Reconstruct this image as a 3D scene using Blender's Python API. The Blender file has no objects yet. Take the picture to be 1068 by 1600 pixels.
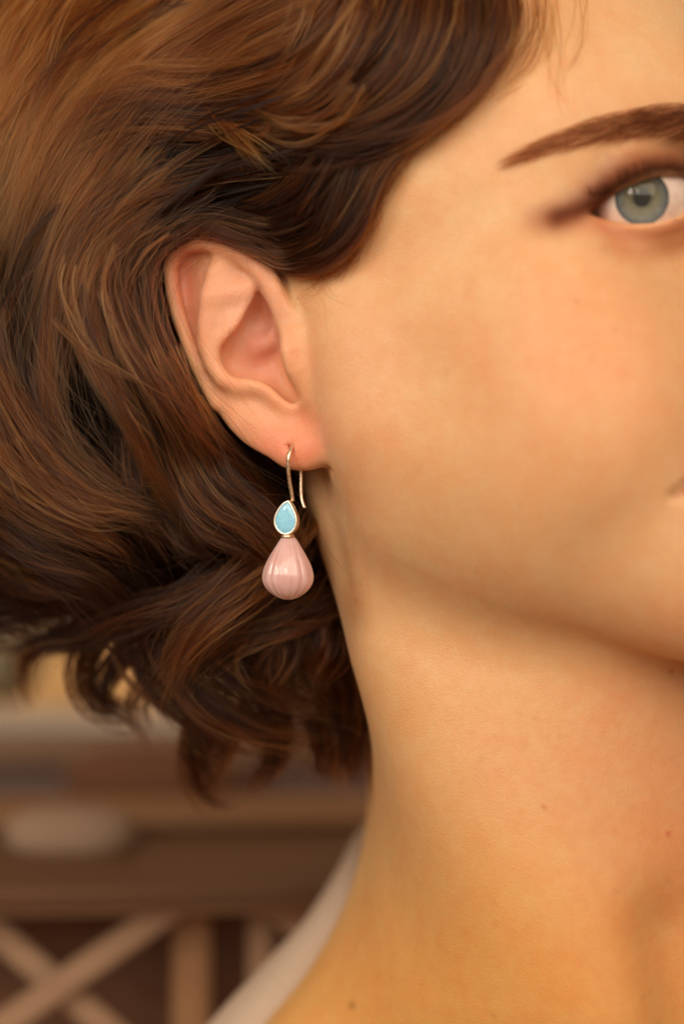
import bpy, bmesh, math, random, time
import numpy as np
from mathutils import Vector, Matrix
T0 = time.time()
rng = np.random.default_rng(7)
random.seed(7)
S = 0.001                                   # everything below is laid out in millimetres
CAM_D = 550.0                               # camera to earring, mm
PPM = 6.3                                   # photo pixels per mm at the earring
scene = bpy.context.scene
COL = scene.collection

# ------------------------------------------------------------------ camera
cam_d = bpy.data.cameras.new('camera')
cam_d.sensor_fit = 'VERTICAL'; cam_d.sensor_height = 36.0; cam_d.sensor_width = 24.0
cam_d.lens = 36.0 * CAM_D / (1600.0 / PPM)
cam_d.clip_start = 0.02; cam_d.clip_end = 60.0
cam_d.dof.use_dof = True
cam_d.dof.focus_distance = CAM_D * S
cam_d.dof.aperture_fstop = 4.2
cam = bpy.data.objects.new('camera', cam_d); COL.objects.link(cam)
cam.location = (0, -CAM_D * S, 0); cam.rotation_euler = (math.radians(90), 0, 0)
scene.camera = cam

# ------------------------------------------------------------------ light and exposure
scene.view_settings.view_transform = 'Standard'; scene.view_settings.look = 'None'
scene.view_settings.exposure = 0.0; scene.view_settings.gamma = 1.0
world = bpy.data.worlds.new('World'); scene.world = world; world.use_nodes = True
bg = world.node_tree.nodes['Background']
bg.inputs['Color'].default_value = (0.80, 0.56, 0.36, 1); bg.inputs['Strength'].default_value = 0.40

def area(name, loc, target, size, size_y, power, color):
    l = bpy.data.lights.new(name, 'AREA'); l.shape = 'RECTANGLE'
    l.size = size; l.size_y = size_y; l.energy = power; l.color = color
    o = bpy.data.objects.new(name, l); COL.objects.link(o)
    o.location = loc
    o.rotation_euler = (Vector(target) - Vector(loc)).to_track_quat('-Z', 'Y').to_euler()
    return o
area('window_light', (-0.80, -0.80, 0.48), (0.02, 0, -0.05), 0.35, 0.5, 5.4, (1.0, 0.91, 0.76))
area('window_light', (-0.42, -1.10, 0.42), (0.02, 0, -0.05), 0.22, 0.4, 2.6, (1.0, 0.91, 0.76))
area('ceiling_light', (0.25, -1.28, 0.64), (0.05, 0, -0.03), 1.4, 1.0, 16.0, (1.0, 0.89, 0.71))

# ------------------------------------------------------------------ helpers
def px(u, v, y=0.0):
    """point whose picture lies at photo pixel (u, v) and which stands y mm behind the earring"""
    k = (CAM_D + y) / (CAM_D * PPM)
    return np.array([(u - 534.0) * k, y, (800.0 - v) * k])
def new_obj(name, data, parent=None, mats=()):
    o = bpy.data.objects.new(name, data); COL.objects.link(o)
    if parent is not None: o.parent = parent
    for m in mats: data.materials.append(m)
    return o
def mesh_obj(name, verts, faces, parent=None, mats=(), smooth=True):
    me = bpy.data.meshes.new(name)
    me.from_pydata([tuple(v) for v in verts], [], [tuple(f) for f in faces])
    if smooth: me.polygons.foreach_set('use_smooth', [True] * len(me.polygons))
    me.update()
    return new_obj(name, me, parent, mats)
def tag(o, label=None, cat=None, group=None, kind=None):
    if label: o['label'] = label
    if cat: o['category'] = cat
    if group: o['group'] = group
    if kind: o['kind'] = kind
    return o
def smoothstep(a, b, x):
    t = np.clip((x - a) / (b - a), 0, 1); return t * t * (3 - 2 * t)
def catmull(pts, n):
    """n samples along a smooth curve through pts (any width)"""
    P = np.asarray(pts, float)
    if len(P) == 2:
        t = np.linspace(0, 1, n)[:, None]; return P[0] * (1 - t) + P[1] * t
    Q = np.vstack([2 * P[0] - P[1], P, 2 * P[-1] - P[-2]])
    t = np.linspace(0, len(P) - 1, n); i = np.minimum(t.astype(int), len(P) - 2); f = (t - i)[:, None]
    p0, p1, p2, p3 = Q[i], Q[i + 1], Q[i + 2], Q[i + 3]
    return 0.5 * (2 * p1 + (p2 - p0) * f + (2 * p0 - 5 * p1 + 4 * p2 - p3) * f ** 2 + (3 * p1 - p0 - 3 * p2 + p3) * f ** 3)
# ------------------------------------------------------------------ the head as an implicit solid
YAW, PIT = math.radians(42), math.radians(14.5)
F0 = np.array([math.sin(YAW), -math.cos(YAW), 0.0]); U0 = np.array([0, 0, 1.0])
HL = np.array([math.cos(YAW), math.sin(YAW), 0.0])          # towards her left
HF = math.cos(PIT) * F0 + math.sin(PIT) * U0                 # forward
HU = -math.sin(PIT) * F0 + math.cos(PIT) * U0                # up
TRAG = px(462, 535, 0)
HC = TRAG + 71 * HL                                          # middle of the head, between the ears
HM = np.stack([HL, HF, HU])                                  # rows: head axes
def to_head(P): return (P - HC) @ HM.T
def from_head(l, f, h): return HC + l * HL + f * HF + h * HU

def smin(a, b, k):
    h = np.clip(0.5 + 0.5 * (b - a) / k, 0, 1)
    return b * (1 - h) + a * h - k * h * (1 - h)
def smax(a, b, k): return -smin(-a, -b, k)
def ell(P, c, r):
    q = (P - np.asarray(c)) / np.asarray(r)
    k0 = np.sqrt((q * q).sum(-1)) + 1e-6
    q2 = q / np.asarray(r); k1 = np.sqrt((q2 * q2).sum(-1)) + 1e-9
    return k0 * (k0 - 1) / k1
def cone(P, a, b, ra, rb):
    a = np.asarray(a, float); b = np.asarray(b, float); d = b - a
    t = np.clip(((P - a) @ d) / (d @ d), 0, 1)
    return np.sqrt((((P - a) - t[:, None] * d) ** 2).sum(-1)) - (ra + (rb - ra) * t)
def tube(P, pts, rad, k=None):
    out = None
    for i in range(len(pts) - 1):
        d = cone(P, pts[i], pts[i + 1], rad[i], rad[i + 1])
        out = d if out is None else np.minimum(out, d)
    return out
def poly2(UV, poly):
    """signed distance to a closed polygon, negative inside"""
    poly = np.asarray(poly, float); n = len(poly)
    d = np.full(len(UV), 1e9); inside = np.zeros(len(UV), bool)
    for i in range(n):
        a, b = poly[i], poly[(i + 1) % n]
        e = b - a; w = UV - a
        t = np.clip((w @ e) / (e @ e), 0, 1)
        d = np.minimum(d, ((w - t[:, None] * e) ** 2).sum(-1))
        c = ((a[1] > UV[:, 1]) != (b[1] > UV[:, 1]))
        xi = (b[0] - a[0]) * (UV[:, 1] - a[1]) / (b[1] - a[1] + 1e-12) + a[0]
        inside ^= c & (UV[:, 0] < xi)
    d = np.sqrt(d); return np.where(inside, -d, d)
def rbf(ctrl, lam=1e-3):
    C = np.asarray(ctrl, float); X = C[:, :2]; n = len(X)
    def ker(A, B):
        r2 = ((A[:, None, :] - B[None]) ** 2).sum(-1) + 1e-9
        return 0.5 * r2 * np.log(r2)
    K = ker(X, X) + lam * np.eye(n)
    Pm = np.hstack([np.ones((n, 1)), X])
    A = np.block([[K, Pm], [Pm.T, np.zeros((3, 3))]])
    w = np.linalg.solve(A, np.concatenate([C[:, 2], np.zeros(3)]))
    return lambda Q: ker(Q, X) @ w[:n] + w[n] + Q @ w[n + 1:]

# ear frame: x, z of the ear plane in mm, w = height off that plane towards the viewer
EK = 0.33
def ear_plane_y(X): return -EK * (X - TRAG[0])
def ear_uvw(P):
    w = (ear_plane_y(P[:, 0]) - P[:, 1]) / math.sqrt(1 + EK * EK)
    return np.stack([P[:, 0], P[:, 2]], -1), w
def e2(u, v):                                                # photo pixel on the ear plane -> (x, z)
    x = (u - 534) / PPM
    for _ in range(3):
        y = ear_plane_y(x); x = (u - 534) * (CAM_D + y) / (CAM_D * PPM)
    return np.array([x, (800 - v) * (CAM_D + y) / (CAM_D * PPM)])
def e3(u, v, w):
    x, z = e2(u, v); n = np.array([-EK, -1, 0]) / math.sqrt(1 + EK * EK)
    return np.array([x, ear_plane_y(x), z]) + w * n
EAR_OUT = [(272,388),(300,372),(345,366),(392,378),(425,410),(448,455),(470,500),(490,560),(505,620),(517,660),(518,690),(509,711),
           (490,728),(466,735),(438,728),(405,712),(372,690),(342,655),(320,612),(296,560),(272,498),(260,445),(258,408)]
EAR_OUT_XZ = np.array([e2(u, v) for u, v in EAR_OUT]); EAR_OUT_XZ = catmull(np.vstack([EAR_OUT_XZ, EAR_OUT_XZ[:1]]), 90)[:-1]
CONCHA = [(403,452),(418,474),(431,506),(437,530),(439,556),(447,585),(461,610),(466,626),(455,630),(440,620),(418,600),(392,592),(365,588),
          (349,570),(345,548),(356,530),(372,512),(384,488)]
CONCHA_XZ = np.array([e2(u, v) for u, v in CONCHA]); CONCHA_XZ = catmull(np.vstack([CONCHA_XZ, CONCHA_XZ[:1]]), 60)[:-1]
ear_top = rbf([(*e2(u, v), w) for u, v, w in [
    (262,400,0.5),(275,385,0.5),(300,372,1),(350,366,1.5),(395,380,2),(430,415,2.5),(450,460,3),
    (256,440,-.2),(268,490,-.2),(290,550,-.2),(318,610,0),(340,650,.6),
    (282,415,-3.2),(290,450,-3.8),(297,490,-4),(304,520,-3.8),(312,555,-3.2),(325,590,-1.8),(340,615,-.3),
    (300,400,-2.6),(318,392,-1.2),
    (330,440,1.2),(325,490,1.0),(328,540,1.2),(345,580,1.2),
    (360,405,1.6),(350,425,2.2),(385,420,.2),(398,440,-.6),(378,450,1.6),(365,480,2.2),
    (420,450,2.6),(435,500,3),(470,560,3),(500,620,2.5),
    (370,610,.8),(400,615,.6),(430,640,1.0),(360,650,1.6),(400,670,2.2),(450,665,1.2),(473,648,.6),(440,700,2.4),(485,690,2.8),
    (500,665,2.2),(515,680,1.6),(505,708,1.4),(470,728,1.4),(430,722,1.2),(380,692,1.0),(515,640,2.2)]], 1e-2)
concha_floor = rbf([(*e2(u, v), w) for u, v, w in [
    (403,455,-3.0),(398,480,-6.5),(410,490,-7),(385,505,-6.0),(378,540,-5.2),(400,535,-5.6),(425,520,-7.5),(435,545,-8.5),
    (355,560,-4.2),(375,580,-6),(400,575,-8.2),(425,575,-8.5),(440,600,-8.5),(458,620,-6.5),(415,595,-7.2),(430,560,-9),
    (350,540,-2.8),(470,630,-6)]], 1e-2)
def ET(pts): return [e3(u, v, w) for u, v, w, r in pts], [r for u, v, w, r in pts]
HELIX = ET([(448,505,-2.5,1.4),(442,484,-.4,1.9),(431,458,.9,2.3),(412,426,1.5,2.6),(385,400,1.6,2.8),(352,382,1.2,2.8),(318,377,.8,2.6),(290,381,.4,2.4),
            (272,396,-.1,2.1),(265,420,-.5,1.9),(268,455,-.8,1.8),(277,492,-.9,1.8),(290,530,-.9,1.8),(304,567,-.8,1.7),(319,600,-.7,1.6),(335,630,-.6,1.5)])
CRUS = ET([(437,508,-2.5,2.0),(428,518,-5.5,1.9),(408,530,-7.4,1.9),(388,540,-7.2,1.6)])
ANTI = ET([(350,402,-.2,2.0),(341,430,.6,2.8),(334,465,1.0,3.0),(328,505,1.1,2.9),(328,540,1.2,2.7),(337,570,1.2,2.5),(352,592,1.0,2.4),(375,603,.5,2.4),(398,601,.5,2.5),
           (418,608,.4,2.5),(436,622,.0,2.2),(452,634,-1.0,1.8),(466,640,-1.8,1.6)])
ANTI_INF = ET([(334,465,.8,2.4),(356,462,.9,2.4),(378,455,.7,2.3),(398,446,-.2,1.8)])
LOBE = ET([(455,708,-1.2,3.0),(480,708,-1.2,3.6),(499,700,-1.0,3.4),(508,688,-1.0,3.0)])
TRAGUS = ET([(456,516,.2,2.4),(455,532,1.8,3.4),(456,552,2.6,4.0),(463,576,2.2,3.7),(474,598,.8,3.0),(482,616,0,2.6)])
EAR_LO = EAR_OUT_XZ.min(0) - 8; EAR_HI = EAR_OUT_XZ.max(0) + 8

EYE = px(1002, 311, -19)                                     # centre of her right eyeball
EYE_R = 12.0
EYE_H = to_head(EYE[None])[0]
def ey(dx, dz, dy): return EYE + np.array([dx, dy, dz])      # dy negative = towards the viewer
def eyepx(u, v, dy):                                         # photo pixel at depth dy off the eye centre
    return px(u, v, EYE[1] + dy)

MOUTH = [px(1050, 775, -41.5), px(1060, 771, -41.2), px(1078, 763, -40.5), px(1124, 752, -39)]
def sdf(P):
    H = to_head(P); M = H.copy(); M[:, 0] = np.abs(M[:, 0])
    # skull and face, both halves alike
    d = ell(M, (0, -10, 42), (73, 97, 80))
    d = smin(d, ell(M, (0, 20, 28), (65, 68, 54)), 12)                # brow and temples
    d = smin(d, ell(M, (0, 18, -28), (64, 66, 58)), 16)               # midface
    d = smin(d, cone(M, (58, 8, 8), (58, 9, -22), 11.5, 11), 12)    # before the ear
    d = smin(d, cone(M, (56, 14, -6), (38, 56, -4), 12, 16), 16)      # cheekbone
    d = smin(d, ell(M, (32, 54, -34), (26, 28, 34)), 18)              # cheek
    d = smin(d, cone(M, (51, 14, -27), (37, 36, -51), 14, 16), 18)    # masseter
    d = smin(d, cone(M, (43, 8, -46), (14, 66, -82), 12, 12), 18)     # jaw
    d = smin(d, ell(M, (0, 62, -68), (32, 26, 26)), 16)               # mouth mound
    d = smin(d, ell(M, (0, 72, -86), (15, 13, 12)), 12)               # chin
    d = smin(d, cone(M, (10, 76, 36), (36, 68, 36), 9, 6), 18)        # brow ridge
    # nose
    n = cone(M, (0, 84, 16), (0, 101, -24), 5, 7.5)
    n = smin(n, ell(M, (12, 90, -30), (6, 9, 6.5)), 5)
    d = smin(d, n, 8)
    # lips
    d = smax(d, -cone(M, (0, 89, -58), (26, 75, -57), 1.4, 1.2), 3)
    d = smin(d, cone(M, (0, 84, -53), (20, 77, -56), 4.4, 2.0), 4)
    d = smin(d, cone(M, (0, 83, -64), (18, 76, -60), 5.0, 2.2), 4)
    # eye socket
    ex = abs(EYE_H[0])
    Q = M - np.array([ex, EYE_H[1], EYE_H[2]])
    d = smax(d, -ell(Q, (-2, 12, 1.5), (19, 9, 11)), 9)
    # eyelids wrap the ball: shell just over it, opened by an almond
    shell = np.sqrt((Q ** 2).sum(-1)) - (EYE_R + 1.6)
    d = smin(d, shell, 5)
    # neck, shoulders and chest
    nk = cone(P, (55, 47, 30), (67, 46, -120), 50, 57)
    nk = smin(nk, cone(P, (36, 92, 10), (46, 92, -120), 30, 38), 20)
    nk = smin(nk, cone(P, (58, 68, -118), (-54, 78, -252), 44, 45), 24)
    nk = smin(nk, cone(P, (60, 70, -160), (190, 110, -230), 40, 44), 30)
    nk = smin(nk, ell(P, (70, 80, -270), (150, 85, 110)), 30)
    # muscle from behind the ear to the breastbone, and the hollow before it
    scm = [px(572, 790, 30), px(630, 1000, 18), px(730, 1200, 10), px(860, 1400, 4), px(1000, 1600, 0), px(1060, 1700, -2)]
    nk = smin(nk, tube(P, scm, [9, 8, 8, 8, 8, 8]), 34)
    nk = smax(nk, -cone(P, px(1075, 1480, -14), px(1120, 1700, -14), 5, 9), 22)
    d = smin(d, nk, 12)
    d = smax(d, -tube(P, MOUTH, [.4, 1.0, 1.8, 2.2]), 2.4)
    # ---- the ear
    m = (P[:, 0] > EAR_LO[0]) & (P[:, 0] < EAR_HI[0]) & (P[:, 2] > EAR_LO[1]) & (P[:, 2] < EAR_HI[1]) & (P[:, 1] < 45) & (P[:, 1] > -25)
    if m.any():
        Pm = P[m]; de = d[m]; XZ, w = ear_uvw(Pm)
        o = poly2(XZ, EAR_OUT_XZ)
        top = ear_top(XZ)
        depth = 3.0 + 15 * smoothstep(-2.0, -13.0, o) 
        lobe = smoothstep(e2(0, 640)[1], e2(0, 690)[1], XZ[:, 1])
        depth = depth * (1 - .72 * lobe) + 2.2 * lobe
        depth = np.maximum(depth, 19 * smoothstep(e2(385, 0)[0], e2(425, 0)[0], XZ[:, 0]) * (1 - lobe))
        plate = smax(smax(o + 0.6, w - top, 2.2), (top - depth) - w, 2.2)
        plate = smin(plate, tube(Pm, *HELIX), 1.8)
        plate = smin(plate, tube(Pm, *ANTI), 2.6)
        plate = smin(plate, tube(Pm, *ANTI_INF), 2.6)
        de = smin(de, plate, 3.2)
        de = smin(de, tube(Pm, *TRAGUS), 3.5)
        de = smax(de, -cone(Pm, e3(434, 507, 4.6), e3(478, 496, 5.2), 1.2, .5), 3)
        cav = smax(poly2(XZ, CONCHA_XZ), concha_floor(XZ) - w, 3.0)
        de = smax(de, -cav, 1.8)
        de = smin(de, tube(Pm, *CRUS), 2.2)
        de = smin(de, tube(Pm, *LOBE), 3.5)
        # piercing and the fold under the antitragus
        de = smax(de, -cone(Pm, e3(455, 696, 5), e3(455.5, 702, -3), .55, .45), .7)
        de = smax(de, -cone(Pm, e3(455, 682, 4.6), e3(455, 700, 4.0), .8, .7), 2.4)
        de = smax(de, -cone(Pm, e3(522, 726, -2.5), e3(528, 712, -1.5), .6, .3), 4)
        d[m] = de
    # ---- her right eye: almond opening, lids
    m = (np.abs(P - EYE) < 30).all(-1)
    if m.any():
        Pm = P[m]; de = d[m]
        al = eye_open(Pm)
        ball = np.sqrt(((Pm - EYE) ** 2).sum(-1)) - (EYE_R + .15)
        cut = smax(al, Pm[:, 1] - (EYE[1] - 2), .5)
        de = smax(de, -cut, .5)
        de = smin(de, smax(ball + 3.8, -1e9 * np.ones(len(Pm)), 1), .01)
        lid = tube(Pm, UPLID, [.9, 1.1, 1.2, 1.3, 1.3, 1.2])
        de = smin(de, lid, 1.6)
        de = smin(de, tube(Pm, LOLID, [.8, .9, .9, .9, .9, .8]), 1.6)
        de = smax(de, -tube(Pm, CREASE, [.2, .4, .6, .6, .6]), 2.4)
        d[m] = de
    return d

def on_ball(u, v, r):
    """point on the sphere of radius r about the eye that shows at photo pixel (u, v)"""
    y = EYE[1] - r
    for _ in range(6):
        p = px(u, v, y); q = p - EYE; h2 = r * r - q[0] ** 2 - q[2] ** 2
        y = EYE[1] - math.sqrt(max(h2, 0.0))
    return px(u, v, y)
UP_UV = [(915,333),(936,316),(958,301),(985,287),(1015,277),(1045,275),(1075,278),(1095,300)]
LO_UV = [(915,333),(937,342),(965,349),(1000,351),(1030,348),(1060,338),(1082,322),(1095,302)]
_al = np.array(UP_UV + LO_UV[::-1][1:-1], float)
def eye_open(P):
    k = CAM_D * PPM / (CAM_D + P[:, 1])
    uv = np.stack([534 + P[:, 0] * k, 800 - P[:, 2] * k], -1)
    return poly2(uv, catmull(np.vstack([_al, _al[:1]]), 40)[:-1]) / 6.5
UPLID = [eyepx(912, 333, -3.0)] + [on_ball(u, v, 12.5) for u, v in [(942,306),(968,285),(1000,268),(1035,261),(1072,268)]]
LOLID = [on_ball(u, v, 12.6) for u, v in [(932,345),(950,352),(975,358),(1005,359),(1040,355),(1070,342)]]
CREASE = [eyepx(u, v, y) for u, v, y in [(940,276,-11.5),(958,262,-12.5),(982,252,-13.2),(1025,243,-14),(1080,250,-13.5)]]

def surface_nets(f, lo, hi, h, B=8):
    lo = np.asarray(lo, float); n = np.ceil((np.asarray(hi) - lo) / h / B).astype(int)
    # coarse pass over block centres
    g = [lo[i] + (np.arange(n[i]) + .5) * B * h for i in range(3)]
    Cc = np.stack(np.meshgrid(*g, indexing='ij'), -1).reshape(-1, 3)
    fc = np.concatenate([f(Cc[i:i + 200000]) for i in range(0, len(Cc), 200000)])
    act = np.abs(fc) < B * h * 1.25
    N = n * B + 1
    F = np.repeat(np.repeat(np.repeat(fc.reshape(n).astype(np.float32), B, 0), B, 1), B, 2)
    F = np.pad(F, ((0, 1),) * 3, mode='edge')
    idx = np.argwhere(act.reshape(n)) * B
    off = np.stack(np.meshgrid(*[np.arange(B + 1)] * 3, indexing='ij'), -1).reshape(-1, 3)
    step = 400
    for i in range(0, len(idx), step):
        I = (idx[i:i + step, None, :] + off[None]).reshape(-1, 3)
        F[I[:, 0], I[:, 1], I[:, 2]] = f(lo + I * h)
    F[:, :, 0] = np.maximum(F[:, :, 0], .1); F[:, :, -1] = np.maximum(F[:, :, -1], .1)
    F[0] = np.maximum(F[0], .1); F[-1] = np.maximum(F[-1], .1); F[:, 0] = np.maximum(F[:, 0], .1); F[:, -1] = np.maximum(F[:, -1], .1)
    Sg = F < 0
    acc = np.zeros(tuple(N - 1) + (3,), np.float32) if False else None
    quads = []; cid = np.full(tuple(N - 1), -1, np.int32)
    # active cells
    c = np.zeros(tuple(N - 1), np.uint8)
    for a in (0, 1):
        for b in (0, 1):
            for d in (0, 1):
                c += Sg[a:N[0] - 1 + a, b:N[1] - 1 + b, d:N[2] - 1 + d]
    cells = np.argwhere((c > 0) & (c < 8)); cid[cells[:, 0], cells[:, 1], cells[:, 2]] = np.arange(len(cells))
    V = np.zeros((len(cells), 3)); W = np.zeros(len(cells))
    cor = [(a, b, d) for a in (0, 1) for b in (0, 1) for d in (0, 1)]
    vals = {k: F[cells[:, 0] + k[0], cells[:, 1] + k[1], cells[:, 2] + k[2]] for k in cor}
    for k in cor:
        for ax in range(3):
            if k[ax] == 0:
                k2 = list(k); k2[ax] = 1; k2 = tuple(k2)
                a, b = vals[k], vals[k2]; m = (a < 0) != (b < 0)
                t = np.where(m, a / np.where(m, a - b, 1), 0)
                p = np.tile(np.array(k, float), (len(cells), 1)); p[:, ax] += t
                V[m] += p[m]; W[m] += 1
    V = lo + (cells + V / W[:, None]) * h
    for ax in range(3):
        sl0 = [slice(None)] * 3; sl1 = [slice(None)] * 3; sl0[ax] = slice(0, -1); sl1[ax] = slice(1, None)
        a = Sg[tuple(sl0)]; b = Sg[tuple(sl1)]
        E = np.argwhere(a != b); s = a[E[:, 0], E[:, 1], E[:, 2]]
        o1, o2 = [(1, 2), (2, 0), (0, 1)][ax]
        ok = (E[:, o1] > 0) & (E[:, o2] > 0) & (E[:, o1] < N[o1] - 1) & (E[:, o2] < N[o2] - 1)
        E = E[ok]; s = s[ok]
        def g_(d1, d2):
            K = E.copy(); K[:, o1] -= d1; K[:, o2] -= d2; return cid[K[:, 0], K[:, 1], K[:, 2]]
        q = np.stack([g_(1, 1), g_(0, 1), g_(0, 0), g_(1, 0)], -1)
        q[~s] = q[~s][:, ::-1]
        quads.append(q)
    return V, np.vstack(quads)
def grad(f, V, e=.15):
    out = np.empty_like(V)
    for i in range(3):
        dd = np.zeros(3); dd[i] = e
        out[:, i] = (feval(f, V + dd) - feval(f, V - dd)) / (2 * e)
    return out
def feval(f, V): return np.concatenate([f(V[i:i + 150000]) for i in range(0, len(V), 150000)])

BODY_H = globals().get('BODY_H', 0.85)
BV, BQ = surface_nets(sdf, (-62, -68, -152), (150, 150, 150), BODY_H)
for _ in range(2):
    G = grad(sdf, BV); g2 = (G ** 2).sum(-1) + 1e-3
    stp = feval(sdf, BV) / g2
    inner = (np.abs(stp) < BODY_H * 1.0) 
    BV[inner] -= (.8 * stp[inner])[:, None] * G[inner]
print('body', len(BV), len(BQ), round(time.time() - T0, 1))
# ------------------------------------------------------------------ materials
def mat(name):
    m = bpy.data.materials.new(name); m.use_nodes = True
    nt = m.node_tree; return m, nt, nt.nodes['Principled BSDF']
def N(nt, t, **kw):
    n = nt.nodes.new(t)
    for k, v in kw.items():
        if k in n.inputs.keys(): n.inputs[k].default_value = v
        else: setattr(n, k, v)
    return n
def ramp(nt, fac, stops):
    r = nt.nodes.new('ShaderNodeValToRGB'); e = r.color_ramp.elements
    while len(e) < len(stops): e.new(0.5)
    for i, (p, c) in enumerate(stops):
        e[i].position = p; e[i].color = (*c, 1)
    nt.links.new(fac, r.inputs[0]); return r.outputs[0]
def mixc(nt, fac, a, b, mode='MIX'):
    m = nt.nodes.new('ShaderNodeMix'); m.data_type = 'RGBA'; m.blend_type = mode
    for s, x in ((m.inputs[0], fac), (m.inputs[6], a), (m.inputs[7], b)):
        if isinstance(x, (int, float)): s.default_value = x
        elif isinstance(x, tuple): s.default_value = (*x, 1)
        else: nt.links.new(x, s)
    return m.outputs[2]
def noise(nt, vec, scale, detail=3, rough=.5):
    n = N(nt, 'ShaderNodeTexNoise'); n.inputs['Scale'].default_value = scale
    n.inputs['Detail'].default_value = detail; n.inputs['Roughness'].default_value = rough
    if vec is not None: nt.links.new(vec, n.inputs['Vector'])
    return n.outputs['Fac']
def simple(name, color, rough=.6, metallic=0.0, **kw):
    m, nt, p = mat(name); p.inputs['Base Color'].default_value = (*color, 1)
    p.inputs['Roughness'].default_value = rough; p.inputs['Metallic'].default_value = metallic
    for k, v in kw.items(): p.inputs[k.replace('_', ' ')].default_value = v
    return m

# skin: regional tone comes from the body's own vertex colours, fine mottling, pores and down from noise
SKIN, nt, p = mat('skin')
at = N(nt, 'ShaderNodeAttribute', attribute_name='skin_tone')
tc = N(nt, 'ShaderNodeTexCoord').outputs['Object']
n1 = noise(nt, tc, 55, 5, .6); n2 = noise(nt, tc, 420, 3, .6)
c = mixc(nt, ramp(nt, n1, [(.35, (0, 0, 0)), (.7, (.62, .62, .62))]), at.outputs['Color'], mixc(nt, 1.0, at.outputs['Color'], (1.02, .84, .76), 'MULTIPLY'))
c = mixc(nt, ramp(nt, n2, [(.45, (0, 0, 0)), (.75, (.22, .22, .22))]), c, mixc(nt, 1.0, c, (.90, .80, .72), 'MULTIPLY'))
# faint freckles
vf = N(nt, 'ShaderNodeTexVoronoi'); vf.inputs['Scale'].default_value = 190; nt.links.new(tc, vf.inputs['Vector'])
fr = ramp(nt, vf.outputs['Distance'], [(.10, (1, 1, 1)), (.26, (0, 0, 0))])
fm = ramp(nt, noise(nt, tc, 60, 2), [(.56, (0, 0, 0)), (.70, (.2, .2, .2))])
c = mixc(nt, mixc(nt, 1.0, fr, fm, 'MULTIPLY'), c, (.42, .17, .06))
n3 = noise(nt, tc, 190, 4, .65)
c = mixc(nt, ramp(nt, n3, [(.42, (0, 0, 0)), (.72, (.45, .45, .45))]), c, mixc(nt, 1.0, c, (.96, .80, .70), 'MULTIPLY'))
c = mixc(nt, ramp(nt, n3, [(.28, (.4, .4, .4)), (.48, (0, 0, 0))]), c, mixc(nt, 1.0, c, (1.03, 1.08, 1.12), 'MULTIPLY'))
nt.links.new(c, p.inputs['Base Color'])
p.inputs['Roughness'].default_value = .48
sg = N(nt, 'ShaderNodeSeparateColor'); nt.links.new(at.outputs['Color'], sg.inputs[0])
mr = N(nt, 'ShaderNodeMapRange'); nt.links.new(sg.outputs[1], mr.inputs[0])
for i_, x_ in ((1, .03), (2, .25), (3, .02), (4, .40)): mr.inputs[i_].default_value = x_
nt.links.new(mr.outputs[0], p.inputs['Specular IOR Level'])    # powder make-up and roots are matt
p.inputs['Subsurface Weight'].default_value = 1.0
p.inputs['Subsurface Radius'].default_value = (1.0, .42, .22)
p.inputs['Subsurface Scale'].default_value = .0017
rg = ramp(nt, n2, [(.3, (.42,) * 3), (.8, (.6,) * 3)]); nt.links.new(rg, p.inputs['Roughness'])
vp = N(nt, 'ShaderNodeTexVoronoi'); vp.inputs['Scale'].default_value = 1900; nt.links.new(tc, vp.inputs['Vector'])
b = N(nt, 'ShaderNodeBump', Strength=.45, Distance=.00016)
add = N(nt, 'ShaderNodeMath', operation='ADD')
nf = noise(nt, tc, 800, 4, .6)
nt.links.new(vp.outputs['Distance'], add.inputs[0]); nt.links.new(nf, add.inputs[1]); nt.links.new(add.outputs[0], b.inputs['Height'])
nt.links.new(b.outputs[0], p.inputs['Normal'])

def hair_mat(name, melanin, redness, rough=.34, rad=.42, var=.16):
    m = bpy.data.materials.new(name); m.use_nodes = True; nt = m.node_tree
    nt.nodes.remove(nt.nodes['Principled BSDF'])
    h = nt.nodes.new('ShaderNodeBsdfHairPrincipled'); h.parametrization = 'MELANIN'
    h.inputs['Melanin Redness'].default_value = redness
    h.inputs['Roughness'].default_value = rough; h.inputs['Radial Roughness'].default_value = rad
    at = N(nt, 'ShaderNodeAttribute', attribute_name='tint')
    h.parametrization = 'COLOR'; h.inputs['IOR'].default_value = 1.42
    cr = ramp(nt, at.outputs['Fac'], [(.0, (.46, .20, .066)), (.2, (.29, .108, .027)), (.4, (.135, .041, .0085)), (.62, (.046, .0115, .002)), (1.0, (.007, .0015, .0004))])
    nt.links.new(cr, h.inputs['Color'])
    h.inputs['Random Roughness'].default_value = .2
    nt.links.new(h.outputs[0], nt.nodes['Material Output'].inputs['Surface'])
    return m
HAIR = hair_mat('hair', .6, .62)
GOLD = simple('worn_gold_silver', (.80, .58, .38), .32, 1.0)
nt = GOLD.node_tree; p = nt.nodes['Principled BSDF']; tc = N(nt, 'ShaderNodeTexCoord').outputs['Object']
nt.links.new(ramp(nt, noise(nt, tc, 400, 3), [(.35, (.78, .56, .38)), (.7, (.92, .76, .60))]), p.inputs['Base Color'])
nt.links.new(ramp(nt, noise(nt, tc, 1500, 4), [(.3, (.22,) * 3), (.7, (.42,) * 3)]), p.inputs['Roughness'])
SILVER = simple('bright_silver', (.96, .90, .82), .38, 1.0)
TURQ, nt, p = mat('turquoise'); tc = N(nt, 'ShaderNodeTexCoord').outputs['Object']
c = ramp(nt, noise(nt, tc, 500, 5, .65), [(.3, (.24, .57, .80)), (.55, (.32, .68, .91)), (.8, (.50, .80, .94))])
v = N(nt, 'ShaderNodeTexVoronoi'); v.inputs['Scale'].default_value = 900; nt.links.new(tc, v.inputs['Vector'])
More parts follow.
